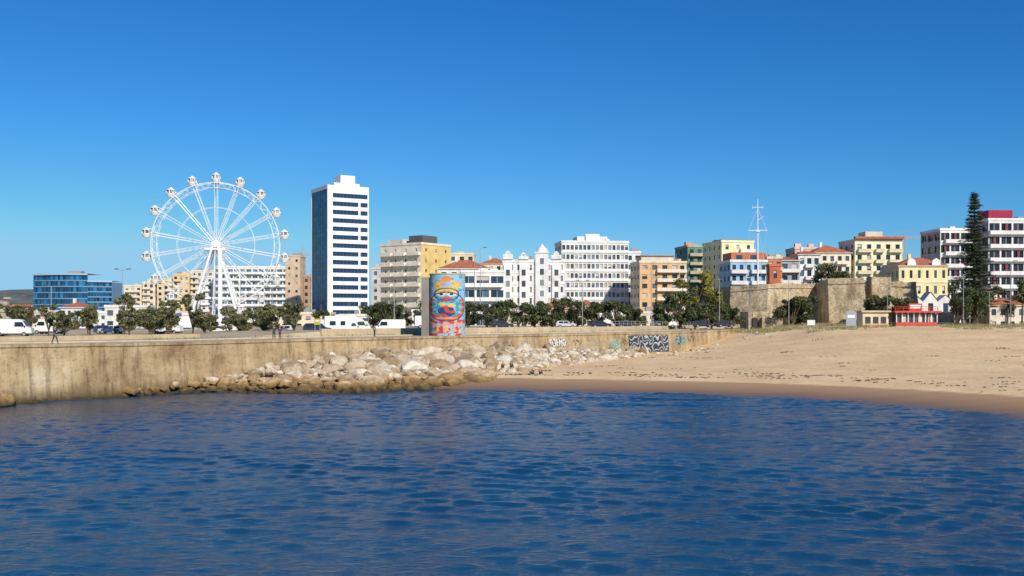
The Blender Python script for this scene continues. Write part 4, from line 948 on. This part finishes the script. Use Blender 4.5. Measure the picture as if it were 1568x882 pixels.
for s in (-1, 1):
    o.cyl('stays', W, (s * 2.5, 0, 16.5), (0, 0, 22.5), .03, n=4); o.cyl('stays', W, (s * 2.5, 0, 16.5), (s * .6, 0, 1), .012, n=4); o.cyl('shrouds', W, (0, 0, 18), (s * 4, 3, 0), .012, n=4)
    o.cyl('crosstree_ends', W, (s * 1.4, 0, 22.4), (s * 1.4, 0, 23.2), .06, n=5)
o.cyl('gaff', W, (0, 0, 19.2), (1.6, 0, 20.4), .06, n=5); o.box('platform', W, -.5, .5, -.5, .5, 16.1, 16.3); o.finish()
def crane(x, y, h, l0, l1):
    o = Obj('tower_crane', (x, y, 6)); ym = flat((.5, .26, .05), .5)
    for s in (-1, 1):
        for t in (-1, 1): o.cyl('mast', ym, (s * .8, t * .8, 0), (s * .8, t * .8, h), .12, n=4)
        o.cyl('jib', ym, (l0, s * .6, h), (l1, s * .6, h), .12, n=4)
    o.cyl('jib_top', ym, (l0 * .9, 0, h + 1.2), (l1 * .9, 0, h + 1.2), .12, n=4)
    for k in range(int((l1 - l0) / 1.8)): q = l0 + k * 1.8; o.cyl('lattice', ym, (q, -.6, h), (q + .9, 0, h + 1.2), .07, n=4); o.cyl('lattice', ym, (q + .9, 0, h + 1.2), (q + 1.8, .6, h), .07, n=4)
    for k in range(int(h / 2)): o.cyl('mast_lattice', ym, (-.8 * (-1) ** k, -.8, k * 2), (.8 * (-1) ** k, -.8, k * 2 + 2), .07, n=4)
    o.box('counterweight', GREY, l0, l0 + 3, -.8, .8, h - 2.2, h - .2); o.cyl('apex', ym, (0, 0, h), (0, 0, h + 5), .25, .1, 5); o.cyl('tie', ym, (0, 0, h + 5), (l1 * .7, 0, h + 1.2), .06, n=4); o.cyl('tie', ym, (0, 0, h + 5), (l0 * .9, 0, h), .06, n=4)
    o.finish()
crane(240, 627, 52, -16, 28); crane(-123, 600, 40, -5, 4)
o = Obj('dune_fence'); wd = flat((.22, .16, .10), .9)
pp = None
for k in range(42):
    x = 62 + k * 2.6; y = 214 + 3 * sin(k * .3); z = beach_z(x, y); o.cyl('posts', wd, (x, y, z - .2), (x, y, z + 1.1), .06, n=6)
    if pp:
        o.cyl('rope', wd, (pp[0], pp[1], pp[2] + .95), (x, y, z + .95), .03, n=4); o.cyl('rope', wd, (pp[0], pp[1], pp[2] + .55), (x, y, z + .55), .03, n=4)
    pp = (x, y, z)
o.finish()

# ------------------------------------------------------------------ people
SK = flat((.45, .26, .18), .6, 0, .05)
def person(name, loc, rot, pose, top, legs, hair, sc=1.0):
    mt = [stucco(legs, .1), stucco(top, .1), SK, flat((.03, .025, .02), .7)]
    if pose == 'sit':
        J = {'pel': (0, 0, .12, .14, 0), 'wst': (0, .03, .3, .12, 1), 'ch': (0, 0, .5, .15, 1), 'nk': (0, -.05, .63, .06, 2), 'hd': (0, -.07, .72, .06, 2)}
        for s, n in ((-1, 'l'), (1, 'r')):
            J.update({'hp' + n: (s * .1, -.03, .12, .10, 0), 'kn' + n: (s * .13, -.40, .42, .065, 0), 'an' + n: (s * .12, -.56, .07, .045, 0), 'to' + n: (s * .13, -.75, .04, .04, 3),
                      'sh' + n: (s * .18, -.01, .55, .07, 1), 'el' + n: (s * .24, -.18, .34, .045, 1), 'wr' + n: (s * .12, -.38, .46, .03, 2), 'ha' + n: (s * .07, -.44, .46, .028, 2)})
        hc = Vector((0, -.08, .80))
    else:
        st = .26 if pose == 'walk' else .03
        J = {'pel': (0, 0, .95, .13, 0), 'wst': (0, 0, 1.08, .12, 1), 'ch': (0, 0, 1.3, .155, 1), 'nk': (0, 0, 1.47, .06, 2), 'hd': (0, -.015, 1.56, .06, 2)}
        for s, n in ((-1, 'l'), (1, 'r')):
            J.update({'hp' + n: (s * .09, 0, .9, .10, 0), 'kn' + n: (s * .1, -s * st * .5 - .03, .5, .065, 0), 'an' + n: (s * .1, -s * st + (.04 if s < 0 else 0), .1, .045, 0), 'to' + n: (s * .11, -s * st - .17, .04, .04, 3),
                      'sh' + n: (s * .18, 0, 1.41, .07, 1), 'el' + n: (s * .24, s * st * .35 + .02, 1.13, .048, 1), 'wr' + n: (s * .24, s * st * .7 - .08, .89, .032, 2), 'ha' + n: (s * .235, s * st * .8 - .11, .81, .03, 2)})
        hc = Vector((0, -.03, 1.645))
    keys = list(J); ix = {k: i for i, k in enumerate(keys)}
    E = [('pel', 'wst'), ('wst', 'ch'), ('ch', 'nk'), ('nk', 'hd')]
    for n in 'lr': E += [('pel', 'hp' + n), ('hp' + n, 'kn' + n), ('kn' + n, 'an' + n), ('an' + n, 'to' + n), ('ch', 'sh' + n), ('sh' + n, 'el' + n), ('el' + n, 'wr' + n), ('wr' + n, 'ha' + n)]
    me = bpy.data.meshes.new('b'); me.from_pydata([J[k][:3] for k in keys], [(ix[a], ix[b_]) for a, b_ in E], []); ob = bpy.data.objects.new('b', me); COL.objects.link(ob)
    md = ob.modifiers.new('s', 'SKIN'); ly = me.skin_vertices[0] if me.skin_vertices else None
    if ly:
        for k in keys: ly.data[ix[k]].radius = (J[k][3], J[k][3] * (.75 if k in ('ch', 'wst') else 1)); ly.data[ix[k]].use_root = (k == 'pel')
    sb = ob.modifiers.new('u', 'SUBSURF'); sb.levels = 2; sb.render_levels = 2
    dg = bpy.context.evaluated_depsgraph_get(); ev = ob.evaluated_get(dg); nm = bpy.data.meshes.new_from_object(ev); bpy.data.objects.remove(ob)
    nm.materials.clear()
    for m_ in mt: nm.materials.append(m_)
    for p in nm.polygons:
        c = p.center; best = 9; bi = 0
        for a, b_ in E:
            A = Vector(J[a][:3]); B = Vector(J[b_][:3]); d = B - A; t = max(0, min(1, (c - A).dot(d) / d.length_squared)); q = (c - A - d * t).length
            if q < best: best = q; bi = J[b_][4] if t > .35 else J[a][4]
        p.material_index = bi; p.use_smooth = True
    e = bpy.data.objects.new(name, None); COL.objects.link(e); e.location = loc; e.rotation_euler = (0, 0, rot); e.scale = (sc,) * 3
    bo = bpy.data.objects.new('body', nm); COL.objects.link(bo); bo.parent = e
    o = Obj('x'); o.ball('head', SK, hc, .078, .095, .115, 14, 10); o.ball('hair', mt[3] if not hair else flat(hair, .8), hc + Vector((0, .022, .03)), .085, .093, .105, 14, 10)
    o.cyl('nose', SK, hc + Vector((0, -.09, -.005)), hc + Vector((0, -.118, -.03)), .01, .016, 6)
    for s in (-1, 1): o.ball('ears', SK, hc + Vector((s * .08, 0, -.01)), .012, .02, .03, 6, 4); o.ball('eyes', DARK, hc + Vector((s * .03, -.088, .005)), .009, .006, .007, 6, 4)
    o.box('mouth', flat((.35, .1, .09), .6), hc.x - .022, hc.x + .022, hc.y - .093, hc.y - .085, hc.z - .055, hc.z - .045)
    for n, s in (('l', -1), ('r', 1)):
        h = Vector(J['ha' + n][:3]); w = Vector(J['wr' + n][:3]); d = (h - w).normalized(); sd = Vector((0, 1, 0)) if abs(d.y) < .7 else Vector((0, 0, 1))
        for k, L in enumerate((.065, .08, .075, .058)):
            a = h + sd * (k - 1.5) * .017; m1 = a + d * L * .55; t_ = m1 + (d + Vector((-s * .5, 0, 0))).normalized() * L * .5
            o.cyl('fingers', SK, a, m1, .009, .008, 6); o.cyl('fingers', SK, m1, t_, .008, .006, 6)
        a = w.lerp(h, .4) - sd * .025; o.cyl('thumbs', SK, a, a + (d - sd).normalized() * .055, .011, .008, 6)
    for part, (mat, v, f) in o.p.items():
        m2 = bpy.data.meshes.new(part); m2.from_pydata([tuple(q) for q in v], [], f); m2.materials.append(mat); m2.polygons.foreach_set('use_smooth', [True] * len(f)); c = bpy.data.objects.new(part, m2); COL.objects.link(c); c.parent = e
person('walking_man', (-46.3, 103.7, 5.6), radians(75), 'walk', (.03, .03, .04), (.04, .04, .06), None)
person('walking_man', (-29.9, 128.6, 5.6), radians(20), 'walk', (.05, .06, .09), (.03, .03, .04), None)
person('walking_woman', (-29.1, 128.4, 5.6), radians(10), 'walk', (.10, .04, .04), (.03, .035, .06), (.08, .04, .02), .94)
person('promenade_walker', (42.5, 222, 6.6), radians(60), 'walk', (.04, .05, .1), (.03, .03, .04), None)
person('standing_man', (-19.8, 147.5, 5.6), radians(140), 'stand', (.3, .3, .33), (.05, .06, .1), None)
def sitter(name, x, y, z, rot, top, legs, hair=None): person(name, (x, y, z), radians(rot), 'sit', top, legs, hair)
def seat(x, y, h):
    o = Obj('seat_boulder', (x, y, 0)); z = beach_z(x, y); o.ball('stone', stucco((.55, .47, .36)), (0, .1, z), .75, .6, h, 9, 6); o.finish(); return z + h - .03
sitter('seated_man', -.1, 136, seat(-.1, 136, .62), 20, (.03, .03, .04), (.05, .06, .1)); sitter('seated_woman', -1.2, 136.6, seat(-1.2, 136.6, .55), -10, (.35, .08, .08), (.04, .04, .05), (.1, .05, .02))
sitter('seated_man', 2.7, 131, beach_z(2.7, 131), -50, (.08, .1, .2), (.03, .03, .04)); sitter('seated_woman', 3.6, 131.4, beach_z(3.6, 131.4), 20, (.4, .12, .1), (.05, .05, .09), (.08, .04, .02))

# ------------------------------------------------------------------ light, sky, camera
EL, AZ = 33, 152
w = bpy.data.worlds.new('World'); scene.world = w; w.use_nodes = True; nt = w.node_tree
bg = nt.nodes['Background']; sk = nt.nodes.new('ShaderNodeTexSky'); sk.sky_type = 'NISHITA'; sk.sun_disc = False; sk.sun_elevation = radians(EL); sk.sun_rotation = radians(AZ)
sk.air_density = 1.0; sk.dust_density = .1; sk.ozone_density = 2.0
# per-channel response: deep, polarised-looking clear winter sky
sp = nt.nodes.new('ShaderNodeSeparateColor'); cb = nt.nodes.new('ShaderNodeCombineColor'); nt.links.new(sk.outputs[0], sp.inputs[0])
for i, (k, g, mx) in enumerate(((.069, 1.9, 3.0), (.076, 1.25, 6.0), (.105, 1.02, 8.5))):
    p = mth(nt, 'POWER', mth(nt, 'MULTIPLY', sp.outputs[i], k), g); nt.links.new(mth(nt, 'MINIMUM', mth(nt, 'MULTIPLY', p, 10.0), mx), cb.inputs[i])
nt.links.new(cb.outputs[0], bg.inputs[0]); bg.inputs[1].default_value = .10
sd = bpy.data.lights.new('sun', 'SUN'); sd.energy = 4.9; sd.angle = radians(.5); sd.color = (1, .92, .79); so = bpy.data.objects.new('sun', sd); COL.objects.link(so)
dv = Vector((sin(radians(AZ)) * cos(radians(EL)), cos(radians(AZ)) * cos(radians(EL)), sin(radians(EL)))); so.rotation_euler = dv.to_track_quat('Z', 'Y').to_euler()
cd = bpy.data.cameras.new('camera'); cd.lens = 36; cd.sensor_width = 36; cd.shift_y = 49 / 1568; cd.clip_end = 20000; cd.clip_start = .5
co = bpy.data.objects.new('camera', cd); COL.objects.link(co); co.location = (0, 0, 8); co.rotation_euler = (radians(90), 0, 0); scene.camera = co
scene.view_settings.view_transform = 'Standard'; scene.view_settings.look = 'None'; scene.view_settings.exposure = 0
